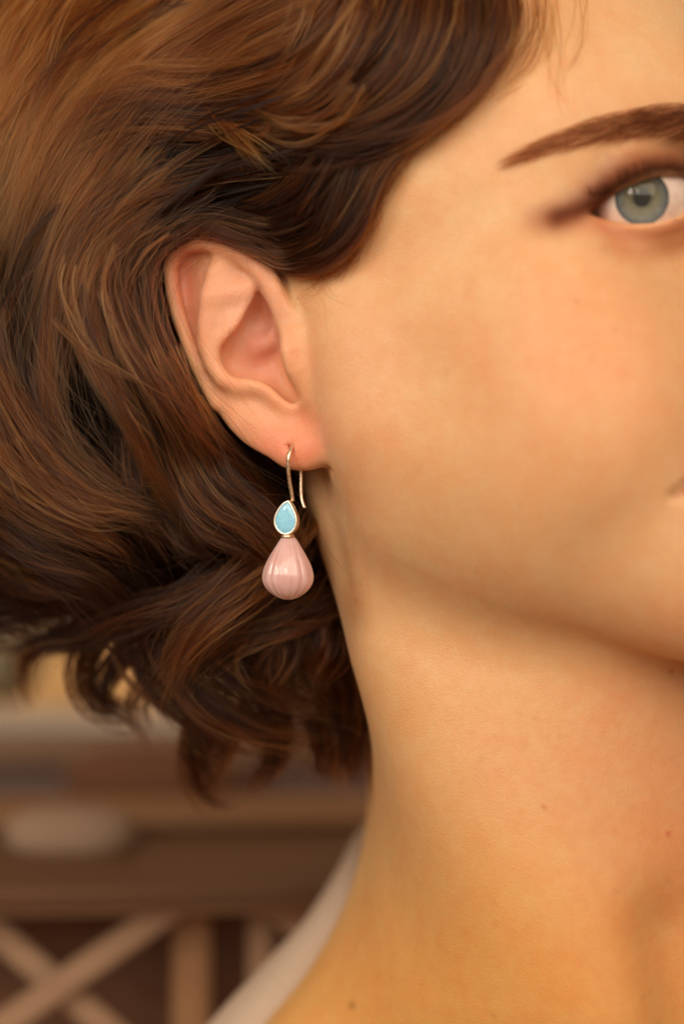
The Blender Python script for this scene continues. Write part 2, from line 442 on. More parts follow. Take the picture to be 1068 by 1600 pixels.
fl = mixc(nt, 1.0, ramp(nt, v.outputs['Distance'], [(.08, (1,) * 3), (.2, (0,) * 3)]), ramp(nt, noise(nt, tc, 700, 2), [(.58, (0,) * 3), (.66, (.55,) * 3)]), 'MULTIPLY')
nt.links.new(mixc(nt, fl, c, (.06, .10, .08)), p.inputs['Base Color'])
p.inputs['Roughness'].default_value = .16; p.inputs['Coat Weight'].default_value = .5; p.inputs['Coat Roughness'].default_value = .05
p.inputs['Subsurface Weight'].default_value = .3; p.inputs['Subsurface Scale'].default_value = .0006
bn = N(nt, 'ShaderNodeBump', Strength=.35, Distance=.0001); nt.links.new(noise(nt, tc, 700, 4), bn.inputs['Height']); nt.links.new(bn.outputs[0], p.inputs['Normal'])
PINK, nt, p = mat('pink_opal'); tc = N(nt, 'ShaderNodeTexCoord').outputs['Object']
nt.links.new(ramp(nt, noise(nt, tc, 260, 4), [(.3, (.65, .40, .385)), (.7, (.73, .485, .47))]), p.inputs['Base Color'])
p.inputs['Roughness'].default_value = .15; p.inputs['Subsurface Weight'].default_value = .9
p.inputs['Subsurface Radius'].default_value = (1.0, .7, .6); p.inputs['Subsurface Scale'].default_value = .004
p.inputs['Coat Weight'].default_value = .35; p.inputs['Coat Roughness'].default_value = .06
# ------------------------------------------------------------------ the person: body
person = bpy.data.objects.new('person', None); COL.objects.link(person)
person.location = (.05, .06, -.15)
tag(person, 'woman with wavy brown hair and a pale collar, wearing the earring', 'person')
def child(o, parent=person):
    o.parent = parent; o.matrix_parent_inverse = Matrix.Translation(-Vector(person.location)) if parent is person else Matrix.Identity(4)
    return o
me = bpy.data.meshes.new('body')
me.vertices.add(len(BV)); me.vertices.foreach_set('co', (BV * S).ravel())
me.loops.add(len(BQ) * 4); me.loops.foreach_set('vertex_index', BQ.ravel().astype(np.int32))
me.polygons.add(len(BQ)); me.polygons.foreach_set('loop_start', np.arange(len(BQ), dtype=np.int32) * 4)
me.polygons.foreach_set('use_smooth', np.ones(len(BQ), bool)); me.update(calc_edges=True); me.validate()
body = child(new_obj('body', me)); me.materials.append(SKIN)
# regional skin colour: cheek blush, pinker ear, eye make-up, lips; also painted neck and mouth-crease shade
kk = CAM_D * PPM / (CAM_D + BV[:, 1])
UVp = np.stack([534 + BV[:, 0] * kk, 800 - BV[:, 2] * kk], -1)
front = BV[:, 1] < 60
def blob(u, v, ru, rv, rot=0.0, soft=1.0):
    d = UVp - np.array([u, v]); c, s = math.cos(rot), math.sin(rot)
    q = ((d[:, 0] * c + d[:, 1] * s) / ru) ** 2 + ((-d[:, 0] * s + d[:, 1] * c) / rv) ** 2
    return np.exp(-q * soft) * front
BASE = np.array([.73, .468, .252])
colr = np.tile(BASE, (len(BV), 1))
def paint(w, c):
    global colr
    w = np.clip(w, 0, 1)[:, None]; colr = colr * (1 - w) + np.array(c) * w
paint(.5 * smoothstep(980, 1120, UVp[:, 1]), (.69, .39, .165))  # neck darker than the cheek: its shade put into the skin colour
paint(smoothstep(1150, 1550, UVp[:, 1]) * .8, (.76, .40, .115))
paint(.45 * blob(930, 560, 210, 190), (.82, .37, .18))
paint(.35 * blob(800, 130, 260, 120), (.80, .47, .28))
paint(.5 * blob(540, 600, 90, 190), (.76, .40, .235))
XZb, wb = ear_uvw(BV)
ob = poly2(XZb, EAR_OUT_XZ)
earm = np.maximum(smoothstep(2.0, -3.0, ob), (smoothstep(6, -3, ob) * (UVp[:, 0] > 470) * (UVp[:, 1] < 655))) * (BV[:, 1] < 30) * smoothstep(540, 405, np.where(UVp[:, 1] > 655, 405, UVp[:, 0]))
paint(earm * .75, (.76, .38, .24))
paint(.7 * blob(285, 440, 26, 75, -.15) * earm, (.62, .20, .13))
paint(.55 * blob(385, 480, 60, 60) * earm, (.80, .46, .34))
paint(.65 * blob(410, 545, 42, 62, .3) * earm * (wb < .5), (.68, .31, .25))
paint(.7 * blob(450, 705, 80, 38, .1) * earm, (.80, .29, .19))
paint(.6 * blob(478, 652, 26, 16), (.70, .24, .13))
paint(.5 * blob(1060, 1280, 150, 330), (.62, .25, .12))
# make-up about the eye
Qe = BV - EYE; re = np.sqrt((Qe ** 2).sum(1))
def line_w(pts, width):
    pts = np.asarray(pts, float); d = np.full(len(UVp), 1e9)
    for a, b in zip(pts[:-1], pts[1:]):
        e = b - a; w = UVp - a; t = np.clip((w @ e) / (e @ e), 0, 1)
        d = np.minimum(d, np.sqrt(((w - t[:, None] * e) ** 2).sum(1)))
    return np.exp(-(d / width) ** 2) * front
paint(.85 * line_w([(862,342),(885,333),(912,318),(938,296),(965,272),(1000,254),(1045,246),(1090,256)], 19), (.13, .030, .010))
paint(.55 * line_w([(840,342),(880,330),(920,300),(960,262),(1010,236),(1060,236)], 26), (.36, .125, .055))
paint(.55 * line_w([(930,208),(1000,188),(1068,182),(1120,182)], 15), (.22,.07,.025))
paint(.5 * line_w([(790,256),(850,232),(920,205),(1000,188),(1068,182)], 13), (.40,.17,.07))
paint(.97 * line_w([(872,341),(897,334),(918,324),(938,309),(958,292),(986,275),(1018,264),(1048,262),(1078,270)], 15), (.055, .012, .004))
paint(.62 * line_w([(935,352),(965,364),(1000,368),(1040,362),(1080,346)], 15), (.52, .17, .085))
paint(.45 * line_w([(950,385),(1000,395),(1050,385),(1090,368)], 18), (.52, .17, .075))
paint(.35 * blob(905, 350, 60, 22, -.1), (.55, .19, .09))
paint(.55 * line_w([(1052,773),(1060,770),(1074,763),(1110,755)], 5), (.50,.17,.07))  # dark line painted along the mouth-corner crease as its shade
# moles and small marks
for (u, v, r, c, w) in [(850,1262,4,(.55,.10,.04),.6),(1043,1303,4,(.50,.07,.03),.8),(550,1571,5.5,(.30,.13,.04),.7),(773,1443,5,(.60,.2,.07),.4),(1048,1050,4,(.35,.12,.05),.5),(735,1145,5,(.6,.2,.08),.3)]:
    paint(w * blob(u, v, r, r), c)
# lips
Mb = np.abs(to_head(BV) * [1, 0, 0]) + to_head(BV) * [0, 1, 1]
lipw = np.exp(-((Mb[:, 0] / 26) ** 4)) * np.exp(-(((Mb[:, 2] + 59) / 9) ** 4)) * (Mb[:, 1] > 74)
paint(.8 * lipw, (.55, .16, .12))
# under the hair the scalp is dark with roots
Hb = to_head(BV)
# hair line: in photo terms the temple edge; behind and above it is scalp
edge = np.array([(860,-200),(800,20),(785,80),(735,135),(665,180),(600,240),(570,300),(548,360),(500,405),(440,420),(300,380),(240,380),(240,560),(330,660),(480,760),(500,800),(510,1000),(-400,1000),(-400,-200)], float)
sc_ = np.concatenate([poly2(UVp[i:i + 100000], edge) for i in range(0, len(UVp), 100000)])
scalp = smoothstep(4, -22, sc_) * (ob > .5)
back = (BV[:, 1] > 70) & (BV[:, 2] > -40)
scalp = np.maximum(scalp * 1.0, back * 1.0)
paint(scalp * .93, (.045, .022, .010))
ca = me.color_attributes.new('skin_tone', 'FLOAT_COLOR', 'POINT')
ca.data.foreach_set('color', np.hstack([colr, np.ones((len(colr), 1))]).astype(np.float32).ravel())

# ------------------------------------------------------------------ eyes
SCL, nt, p = mat('eye_white'); tc = N(nt, 'ShaderNodeTexCoord').outputs['Object']
nt.links.new(ramp(nt, noise(nt, tc, 180, 5, .7), [(.35, (.72, .50, .43)), (.6, (.80, .66, .58))]), p.inputs['Base Color'])
p.inputs['Roughness'].default_value = .12; p.inputs['Subsurface Weight'].default_value = .3; p.inputs['Subsurface Scale'].default_value = .001
IRIS, nt, p = mat('iris'); tco = N(nt, 'ShaderNodeTexCoord').outputs['UV']
sx = N(nt, 'ShaderNodeSeparateXYZ'); nt.links.new(tco, sx.inputs[0])
mp = N(nt, 'ShaderNodeMapping'); mp.inputs['Scale'].default_value = (60, 2.2, 1); nt.links.new(tco, mp.inputs[0])
fib = noise(nt, mp.outputs[0], 1.0, 4, .6)
c = ramp(nt, sx.outputs[1], [(.0, (.05, .045, .02)), (.3, (.13, .115, .06)), (.70, (.095, .10, .085)), (.86, (.045, .052, .06)), (1.0, (.03, .035, .03))])
nt.links.new(mixc(nt, .55, c, mixc(nt, 1.0, c, ramp(nt, fib, [(.3, (.35,) * 3), (.7, (1.9,) * 3)]), 'MULTIPLY')), p.inputs['Base Color'])
p.inputs['Roughness'].default_value = .5
PUP = simple('pupil', (.004, .003, .003), .3)
CORN = bpy.data.materials.new('cornea'); CORN.use_nodes = True; nt = CORN.node_tree; nt.nodes.remove(nt.nodes['Principled BSDF'])
tr = N(nt, 'ShaderNodeBsdfTransparent'); gl = N(nt, 'ShaderNodeBsdfGlossy'); gl.inputs['Roughness'].default_value = .02
fz = N(nt, 'ShaderNodeFresnel'); fz.inputs['IOR'].default_value = 1.45
mx = N(nt, 'ShaderNodeMixShader'); mx.inputs[0].default_value = .035; nt.nodes.remove(fz); nt.links.new(tr.outputs[0], mx.inputs[1]); nt.links.new(gl.outputs[0], mx.inputs[2])
nt.links.new(mx.outputs[0], nt.nodes['Material Output'].inputs['Surface'])
def lathe(prof, seg, M4, name, parent, m, uv=False):
    """surface of revolution about local -Y; prof = (radius, forward)"""
    vs = []; fs = []
    for r, f in prof:
        for k in range(seg):
            a = 2 * math.pi * k / seg; vs.append((r * math.cos(a), -f, r * math.sin(a)))
    for i in range(len(prof) - 1):
        for k in range(seg):
            k2 = (k + 1) % seg; fs.append((i * seg + k, i * seg + k2, (i + 1) * seg + k2, (i + 1) * seg + k))
    vs = [tuple(np.array(v) * S) for v in vs]
    o = mesh_obj(name, vs, fs, None, (m,)); me = o.data
    if uv:
        l = me.uv_layers.new(name='UVMap'); L = len(prof) - 1; q = 0
        for i in range(L):
            for k in range(seg):
                for (kk_, ii) in ((k, i), (k + 1, i), (k + 1, i + 1), (k, i + 1)):
                    l.data[q].uv = (kk_ / seg, ii / L); q += 1
    return o
def make_eye(center, look):
    rot = Vector((0, -1, 0)).rotation_difference(Vector(look).normalized()).to_matrix().to_4x4()
    R = EYE_R; ri = 6.35; fi = math.sqrt(R * R - ri * ri)
    prof = [(R * math.sin(a), -R * math.cos(a)) for a in np.linspace(.02, math.pi - math.asin(ri / R), 30)] 
    e = lathe(prof, 64, None, 'eye', None, SCL)
    e.matrix_world = Matrix.Translation(Vector(center) * S) @ rot
    child(e); e['label'] = 'green-grey eye looking at the viewer'
    ir = lathe([(2.0 + (ri - 2.0) * t, fi - .9 + .9 * t) for t in np.linspace(0, 1, 12)], 96, None, 'iris', None, IRIS, True)
    pu = lathe([(2.05 * t, fi - 1.0) for t in np.linspace(.001, 1, 4)], 40, None, 'pupil', None, PUP)
    Rc = 7.9; f0 = fi - math.sqrt(Rc * Rc - 6.5 * 6.5)
    co = lathe([(Rc * math.sin(a), f0 + Rc * math.cos(a)) for a in np.linspace(.001, math.asin(6.5 / Rc), 14)], 64, None, 'cornea', None, CORN)
    for o in (ir, pu, co): o.parent = e
    return e
CAMP = np.array([0, -CAM_D, 0])
make_eye(EYE, CAMP + np.array([0, 0, 12]) - EYE)
EYE2 = from_head(abs(EYE_H[0]), EYE_H[1], EYE_H[2])
make_eye(EYE2, CAMP - EYE2)
print('person', round(time.time() - T0, 1))
# ------------------------------------------------------------------ the earring
EY = -4.0                                                   # it hangs just in front of the lobe
ear_root = bpy.data.objects.new('earring', None); COL.objects.link(ear_root)
ear_root.location = px(455, 700, EY) * S
tag(ear_root, 'blue teardrop stone over a ribbed pale pink stone, hanging from the earlobe', 'earring')
def echild(o, parent=None):
    o.parent = parent or ear_root
    if parent is None: o.location = -Vector(ear_root.location)
    return o
def tube_mesh(pts, rad, seg=14, n=None):
    P = catmull(pts, n or len(pts) * 8); Rr = np.interp(np.linspace(0, 1, len(P)), np.linspace(0, 1, len(rad)), rad)
    T = np.gradient(P, axis=0); T /= np.linalg.norm(T, axis=1)[:, None]
    up = np.array([1.0, 0, 0]); vs = []; fs = []
    for p_, t, r in zip(P, T, Rr):
        a = np.cross(t, up); a /= np.linalg.norm(a); b_ = np.cross(t, a); up = np.cross(a, t) if False else up
        for k in range(seg):
            w = 2 * math.pi * k / seg; vs.append((p_ + r * (math.cos(w) * a + math.sin(w) * b_)) * S)
    for i in range(len(P) - 1):
        for k in range(seg):
            k2 = (k + 1) % seg; fs.append((i * seg + k, i * seg + k2, (i + 1) * seg + k2, (i + 1) * seg + k))
    fs.append(tuple(range(seg))[::-1]); fs.append(tuple((len(P) - 1) * seg + k for k in range(seg)))
    return vs, fs
hook = [px(457, 783, EY + .9), px(455.5, 772, EY + .7), px(452, 752, EY + .2), px(450, 732, EY - .3), px(451, 714, EY - .5), px(455, 700.5, EY + .6), px(459, 694, EY + 3), px(463, 696, EY + 6.2),
        px(467, 712, EY + 8.2), px(470, 735, EY + 8.6), px(470, 765, EY + 8.6), px(471.5, 781, EY + 8.4), px(476, 794, EY + 7.6)]
vs, fs = tube_mesh(hook, [.50, .50, .50, .50, .50, .49, .48, .48, .48, .48, .48, .48, .46], 14, 110)
echild(mesh_obj('hook', vs, fs, None, (GOLD,)))
# teardrop outline, (x, z) mm about its centre; turned a little so its right side wall shows
tc_ = px(448.2, 811, EY)
TD = np.array([((u - 448.2) / PPM, (811 - v) / PPM) for u, v in [(451.6,781.5),(456.5,787),(461,795),(465,805),(466.5,814),(465,823),(460.5,830.5),(454,834.8),(447,836),(439.5,833.8),(433.3,828.5),(429.3,820.5),(428.6,812),(431.2,803),(436.5,794),(443,786.5)]])
TDs = catmull(np.vstack([TD, TD[:1]]), 81)[:-1]
def ring(scale_off, y):
    c = TDs.mean(0); d = TDs - c; L = np.linalg.norm(d, axis=1)[:, None]
    q = c + d * (1 + scale_off / L); return [np.array([a, y, b_]) for a, b_ in q]
def loft(rings, close=None, cap=True):
    vs = []; fs = []; n = len(rings[0])
    for r in rings: vs += list(r)
    for i in range(len(rings) - 1):
        for k in range(n):
            k2 = (k + 1) % n; fs.append((i * n + k, (i + 1) * n + k, (i + 1) * n + k2, i * n + k2))
    if cap:
        c = len(vs); vs.append(np.mean(rings[-1], 0)); b_ = (len(rings) - 1) * n
        for k in range(n): fs.append((b_ + k, c, b_ + (k + 1) % n))
        c = len(vs); vs.append(np.mean(rings[0], 0))
        for k in range(n): fs.append((k, (k + 1) % n, c))
    return vs, fs
rz = Matrix.Rotation(math.radians(-15), 3, 'Z'); rzn = np.array(rz)
def placed(vs, c): return [(rzn @ np.array(v) + c) * S for v in vs]
vs, fs = loft([ring(-.1, 1.3), ring(0, 1.1), ring(0, -.95), ring(-.03, -1.12), ring(-.12, -1.22), ring(-.42, -1.22), ring(-.52, -1.14), ring(-.54, -1.0), ring(-.42, -.6)])
bz = echild(mesh_obj('bezel', placed(vs, tc_), fs, None, (GOLD, SILVER)))
for pl in bz.data.polygons:
    if 240 <= pl.index < 560: pl.material_index = 1
rs = [ring(-.5, -.5)] + [ring(-.5 - 2.7 * (1 - math.cos(a)) , -.92 - .55 * math.sin(a)) for a in np.linspace(0, 1.25, 8)]
vs, fs = loft(rs)
echild(mesh_obj('teardrop_stone', placed(vs, tc_), fs, None, (TURQ,)))
# fixing under the bezel
def revolve(prof, c, seg=40, rib=None, tilt=0):
    vs = []; fs = []
    for i, (r, z) in enumerate(prof):
        for k in range(seg):
            a = 2 * math.pi * k / seg; rr = r * (rib(a, i / (len(prof) - 1)) if rib else 1)
            vs.append(np.array([rr * math.cos(a), rr * math.sin(a) * (.82 if rib else 1), z + ((1 - rib(a, 1)) * 9 * (i / (len(prof) - 1)) ** 6 if rib else 0)]))
    for i in range(len(prof) - 1):
        for k in range(seg):
            k2 = (k + 1) % seg; fs.append((i * seg + k, (i + 1) * seg + k, (i + 1) * seg + k2, i * seg + k2))
    n = len(vs); vs.append(np.array([0, 0, prof[-1][1]])); b_ = (len(prof) - 1) * seg
    for k in range(seg): fs.append((b_ + k, n, b_ + (k + 1) % seg))
    n = len(vs); vs.append(np.array([0, 0, prof[0][1]]))
    for k in range(seg): fs.append((k, (k + 1) % seg, n))
    R = np.array(Matrix.Rotation(tilt, 3, 'Y'))
    return [(R @ v + c) * S for v in vs], fs
vs, fs = revolve([(1.1, .6), (1.45, .1), (1.75, -.35), (1.85, -.7), (1.6, -.8)], px(449, 835, EY + .3))
echild(mesh_obj('cap', vs, fs, None, (GOLD,)))
# the ribbed drop
profp = [(838.5, 9.5), (842, 12.5), (848, 16.5), (856, 21.5), (865, 27), (874, 32), (883, 36.4), (891, 39.2), (899, 40.7), (907, 40.2), (914, 37.6), (920, 33.6), (926, 27.5), (931, 20), (934.5, 12), (936.4, 5)]
P_ = catmull(np.array(profp, float), 70)
pk0 = 450.5
prof = [(max(r, .1) / PPM, (838 - v) / PPM) for v, r in P_]
rib_a = [ -2.72, -2.30, -1.93, -1.70, -1.40, -.98, -.52, 0.0, .5, 1.0, 1.5, 2.0, 2.5, 3.05]
def rib(a, t):
    a = (a + math.pi) % (2 * math.pi) - math.pi
    d = min(abs((a - q + math.pi) % (2 * math.pi) - math.pi) for q in rib_a)
    g = (.55 + .45 * math.sin(a * 5.3 + 1)) * math.exp(-(d / .085) ** 2) * .030 + math.exp(-(d / .2) ** 2) * .018
    return 1 - g * min(1, t * 5) * (1.0 + .5 * t)
vs, fs = revolve(prof, px(pk0, 838, EY + .4), 280, rib, math.radians(0.6))
echild(mesh_obj('ribbed_drop', vs, fs, None, (PINK,)))
# ------------------------------------------------------------------ hair
def hull(P):
    """outer skin of the hairdo"""
    H = to_head(P)
    d = ell(H, (0, -14, 46), (86, 112, 100))
    d = smin(d, ell(P, px(270, 640, 52), (58, 60, 74)), 22)
    d = smin(d, ell(P, px(60, 290, 52), (52, 46, 60)), 26)
    return d
def scene_rays(UV, f, start=-110.0, steps=60, iso=0.0):
    """depth y at which the view ray through each photo pixel meets f = iso (or passes nearest to it)"""
    UV = np.asarray(UV, float); d = np.stack([(UV[:, 0] - 534) / PPM / CAM_D, np.ones(len(UV)), (800 - UV[:, 1]) / PPM / CAM_D], -1)
    o = np.array([0, -CAM_D, 0]); t = np.full(len(UV), CAM_D + start); best = np.full(len(UV), 1e9); bt = t.copy()
    L = np.linalg.norm(d, axis=1)
    done = np.zeros(len(UV), bool)
    for _ in range(steps):
        v = f(o + d * t[:, None]) - iso
        b = (np.abs(v) < best) & ~done; best[b] = np.abs(v)[b]; bt[b] = t[b]
        done |= v < .3
        t = np.where(done, t, t + np.maximum(v * .8, .4) / L); t = np.minimum(t, CAM_D + 140)
    return bt - CAM_D
GU, GV = np.arange(-180, 1240, 7.0), np.arange(-180, 1400, 7.0)
_g = np.stack(np.meshgrid(GU, GV, indexing='ij'), -1).reshape(-1, 2)
SKIN_Y = np.concatenate([scene_rays(_g[i:i + 12000], sdf, steps=36) for i in range(0, len(_g), 12000)]).reshape(len(GU), len(GV))
HULL_Y = scene_rays(_g, hull).reshape(len(GU), len(GV))
def depth_at(uv, Y):
    a = np.clip((uv[:, 0] - GU[0]) / 7.0, 0, len(GU) - 1.01); b = np.clip((uv[:, 1] - GV[0]) / 7.0, 0, len(GV) - 1.01)
    i, j = a.astype(int), b.astype(int); a -= i; b -= j
    return (Y[i, j] * (1 - a) + Y[i + 1, j] * a) * (1 - b) + (Y[i, j + 1] * (1 - a) + Y[i + 1, j + 1] * a) * b
def to3(pts):
    """(u, v, layer): layer < 500 lies that many mm inside the hairdo's outer skin;
    900..1100 lies (layer - 1000) mm off the skin of the head or ear; 2000+ is an absolute depth + 2000"""
    pts = np.asarray(pts, float); uv = pts[:, :2]; L = pts[:, 2]
    y = np.zeros(len(pts)); a = L < 500; b = (L >= 500) & (L < 1500); c = L >= 1500
    if a.any(): y[a] = depth_at(uv[a], HULL_Y) + L[a]
    if b.any(): y[b] = depth_at(uv[b], SKIN_Y) - (L[b] - 1000)
    y[c] = L[c] - 2000
    return np.stack([px(u, v, yy) for (u, v), yy in zip(uv, y)])
EAR_SEE = np.array([(300,392),(350,392),(400,402),(440,432),(462,440),(500,470),(520,560),(530,700),(490,735),(455,738),(400,712),(365,688),(340,650),(305,590),(268,500),(255,440),(252,405),(270,394)], float)
CHEEK = np.array([(1200,-300),(845,-300),(815,20),(792,90),(755,145),(700,195),(640,238),(600,300),(582,350),(556,398),(505,440),(490,470),(530,720),(600,900),(590,1400),(1200,1400)], float)
strands = []          # (points, radius, tint)
NP_ = 26
def lock(pts, width=6, n=70, subs=4, tint=1.0, spread=1.0, layer=0.0, depth=.5, wav=.8, taper=.25, rad=.042, tvar=.22, start=(0, .12), end=(.6, 1.0), clump=.6, jit=0.85):
    """a lock of hair: pts as for to3, width mm, n hairs in each of subs sub-locks"""
    G = to3([(u, v, l + (layer if l < 500 or l >= 1500 else 0)) for u, v, l in pts])
    G = catmull(G, NP_)
    T = np.gradient(G, axis=0); T /= np.linalg.norm(T, axis=1)[:, None] + 1e-9
    view = np.array([0, 1.0, 0]); A = np.cross(T, view); A /= np.linalg.norm(A, axis=1)[:, None] + 1e-9
    Bn = np.cross(T, A)
    ts = np.linspace(0, 1, NP_)
    n = int(n * .66); subs = int(round(subs * 1.6))
    for s in range(subs):
        oa = rng.normal(0, .5) * width * spread; ob_ = rng.normal(0, .35) * width * depth * spread
        fa, fb = rng.uniform(.6, 2.2), rng.uniform(.6, 2.2); pa, pb = rng.uniform(0, 6.28, 2)
        wa = jit * width * .35 * np.sin(ts * fa * 4 + pa); wb = jit * width * .25 * np.sin(ts * fb * 4 + pb)
        conv = 1 - .55 * ts ** 2
        C0 = G + A * (oa * conv + wa)[:, None] + Bn * (ob_ * conv + wb)[:, None]
        sw = width * rng.uniform(.12, .36)
        stn = tint * (1 + rng.normal(0, tvar))
        s0 = rng.uniform(*start); 
        prof = (1 - clump * ts ** 1.5) * (.75 + .25 * np.sin(ts * rng.uniform(2, 6) + rng.uniform(0, 6)))
        for m_ in range(max(1, n // 6)):                      # fine bundles of half a dozen hairs
            ra, th = math.sqrt(rng.random()) ** 1.2, rng.uniform(0, 6.283)
            ca, cb = ra * math.cos(th), ra * math.sin(th) * depth * 1.6
            if rng.random() < .2: ca *= 3.0; cb *= 2.0
            fr = rng.uniform(1.0, 3.6); ph = rng.uniform(0, 6.283, 2); am = rng.gamma(1.7, .22) * wav
            fly = rng.random() ** 5 * width * 1.0 * rng.choice([-1, 1])
            bt = stn * (1 + rng.normal(0, .26)); bs = rng.uniform(.10, .34); be = rng.uniform(*end); bd = rng.uniform(-.6, 1.2)
            C1 = C0 + A * ((ca * sw * prof) + am * np.sin(ts * fr * 3 + ph[0]) + fly * ts ** 2)[:, None] + \
                 Bn * ((cb * sw * prof) + am * np.sin(ts * fr * 3 + ph[1]) + bd)[:, None]
            for k in range(6):
                e1, e2_ = rng.normal(0, bs, 2); f2 = rng.uniform(1, 5); p2 = rng.uniform(0, 6.28); w2 = rng.gamma(1.2, .07) * wav
                fl2 = (rng.random() ** 8) * width * .8 * rng.choice([-1, 1])
                a0, a1 = s0 + rng.uniform(0, .04), min(1.0, be * rng.uniform(.86, 1.05))
                q = a0 + (a1 - a0) * ts
                Pk = C1 + A * (e1 * (1 - .5 * ts) + w2 * np.sin(ts * f2 * 4 + p2) + fl2 * ts ** 3)[:, None] + Bn * (e2_ * (1 - .5 * ts))[:, None]
                Pk = np.stack([np.interp(q, ts, Pk[:, i]) for i in range(3)], -1)
                strands.append((Pk, rad * rng.uniform(.75, 1.2), max(.08, bt * (1 + rng.normal(0, .1)))))
def locks(pts, copies, du=14, dl=4, seed=None, **kw):
    """several jittered neighbours of one lock"""
    for c in range(copies):
        a, b = rng.normal(0, du, 2); s = rng.uniform(.94, 1.06); l = abs(rng.normal(0, dl))
        P = np.asarray(pts, float).copy(); m = P[:, :2].mean(0)
        P[:, :2] = m + (P[:, :2] - m) * s + np.array([a, b]) + np.cumsum(rng.normal(0, du * .16, (len(P), 2)), 0)
        lock([tuple(x) for x in P], layer=l, **kw)

G_ = .52      # golden brown
M_ = .80      # mid brown
D_ = 1.25     # dark brown
# --- deep fill, near-black tint painting in the shade between locks; nothing shows through
FILL = [
 [(640,-60,16),(460,30,16),(300,120,16),(180,240,16),(90,380,16),(40,560,16),(30,720,16)],
 [(420,-80,16),(240,20,16),(120,140,16),(40,270,16),(-10,420,16),(-20,600,16),(-10,760,16)],
 [(760,-80,16),(640,40,14),(500,140,14),(360,210,14),(230,290,14),(150,400,16),(110,560,18),(120,740,18)],
 [(560,180,14),(430,250,12),(300,300,12),(210,380,14),(180,520,18),(210,680,20),(260,840,20)],
 [(400,300,12),(280,350,10),(215,430,14),(215,560,18),(270,700,22),(350,830,24),(400,960,26)],
 [(-40,300,18),(-30,480,18),(0,640,18),(50,780,18),(110,900,20),(180,980,22)],
 [(60,300,18),(50,480,20),(80,640,20),(140,780,22),(230,880,24),(330,960,26),(440,1010,30)],
 [(230,420,2040),(240,560,2042),(290,700,2044),(360,820,2046),(440,920,2050),(510,1020,2055),(540,1120,2058)],
 [(280,560,2044),(340,680,2046),(410,780,2048),(480,880,2052),(530,980,2056),(545,1080,2060),(540,1170,2064)],
 [(330,680,2046),(400,790,2050),(470,860,2054),(520,940,2058),(545,1040,2062),(548,1140,2066),(545,1215,2070)],
 [(150,500,2055),(160,640,2058),(210,780,2060),(300,900,2064),(400,1000,2068),(480,1080,2070),(520,1160,2072)],
 [(-80,560,2060),(-40,700,2060),(20,800,2062),(80,870,2064),(150,910,2066),(240,950,2068)],
 [(-80,700,2060),(-30,800,2062),(30,870,2064),(90,905,2066),(160,925,2066),(230,960,2066)],
 [(-90,760,2050),(-50,830,2052),(-10,880,2054),(50,910,2056),(110,925,2058)],
]
for g in FILL:
    locks(g, 4, du=20, dl=6, width=14, n=70, subs=6, tint=2.2, rad=.085, wav=1.0, clump=.2, depth=.8, jit=1.0)

# --- crown, golden, swept from the upper right to the left edge
CROWN = [
 [(640,-70,3),(460,20,3),(300,110,3),(190,220,3),(110,340,4),(60,470,5),(20,600,6)],
 [(520,-70,2),(370,10,2),(240,95,2),(140,200,2),(65,330,3),(15,460,4)],
 [(400,-70,1),(270,10,1),(160,95,1),(70,210,1),(5,340,2),(-40,470,3)],
 [(280,-70,1),(160,15,1),(80,110,1),(15,230,1),(-40,360,1)],
 [(150,-70,0),(70,20,0),(5,130,0),(-50,260,0)],
 [(700,-70,5),(560,15,5),(430,75,4),(330,125,4),(240,175,4),(150,255,4),(85,350,5),(60,440,7)],
 [(60,-60,0),(0,40,0),(-50,150,0)],
]
for i, g in enumerate(CROWN):
    locks(g, 7, du=26, dl=4, width=7, n=62, subs=4, tint=G_ * (.84 if i in (0, 5) else .54), tvar=.26, wav=.7)
for i, g in enumerate(CROWN):
    locks(g, 3, du=34, dl=3, width=3, n=30, subs=3, tint=G_ * .62, tvar=.2, wav=.7, jit=1.2)
# crossing bands on the crown
locks([(560,60,1),(430,118,0),(310,142,-1),(215,138,-1),(160,112,0),(120,80,0)], 3, du=6, dl=1, width=5, n=70, subs=3, tint=.42)
locks([(600,90,3),(440,140,1),(310,150,0),(200,145,-1),(130,175,-1),(70,225,0)], 4, du=8, dl=2, width=5, n=60, subs=3, tint=.48)
locks([(590,140,4),(450,175,3),(330,185,1),(210,180,0),(130,205,0),(60,260,1)], 4, du=9, dl=2, width=6, n=60, subs=4, tint=.62)
locks([(620,190,6),(480,205,5),(350,215,4),(230,215,3),(140,245,3),(70,320,4)], 5, du=12, dl=3, width=7, n=60, subs=4, tint=.78)
# --- side, under the crown: darker, falling behind the ear
SIDE = [
 [(560,190,9),(430,225,8),(310,255,7),(200,305,7),(120,380,8),(70,470,9),(50,580,11)],
 [(520,215,9),(400,250,8),(290,280,7),(200,340,7),(140,430,8),(115,540,10),(130,660,12)],
 [(480,235,1006),(390,275,9),(300,305,8),(225,365,8),(180,450,9),(170,560,11),(200,690,13)],
 [(20,200,3),(-10,330,4),(-20,470,6),(-10,600,8)],
 [(110,330,6),(50,420,7),(10,520,8),(-20,620,8)],
]
for g in SIDE:
    locks(g, 6, du=20, dl=5, width=8, n=60, subs=4, tint=D_ * 1.05, tvar=.3)
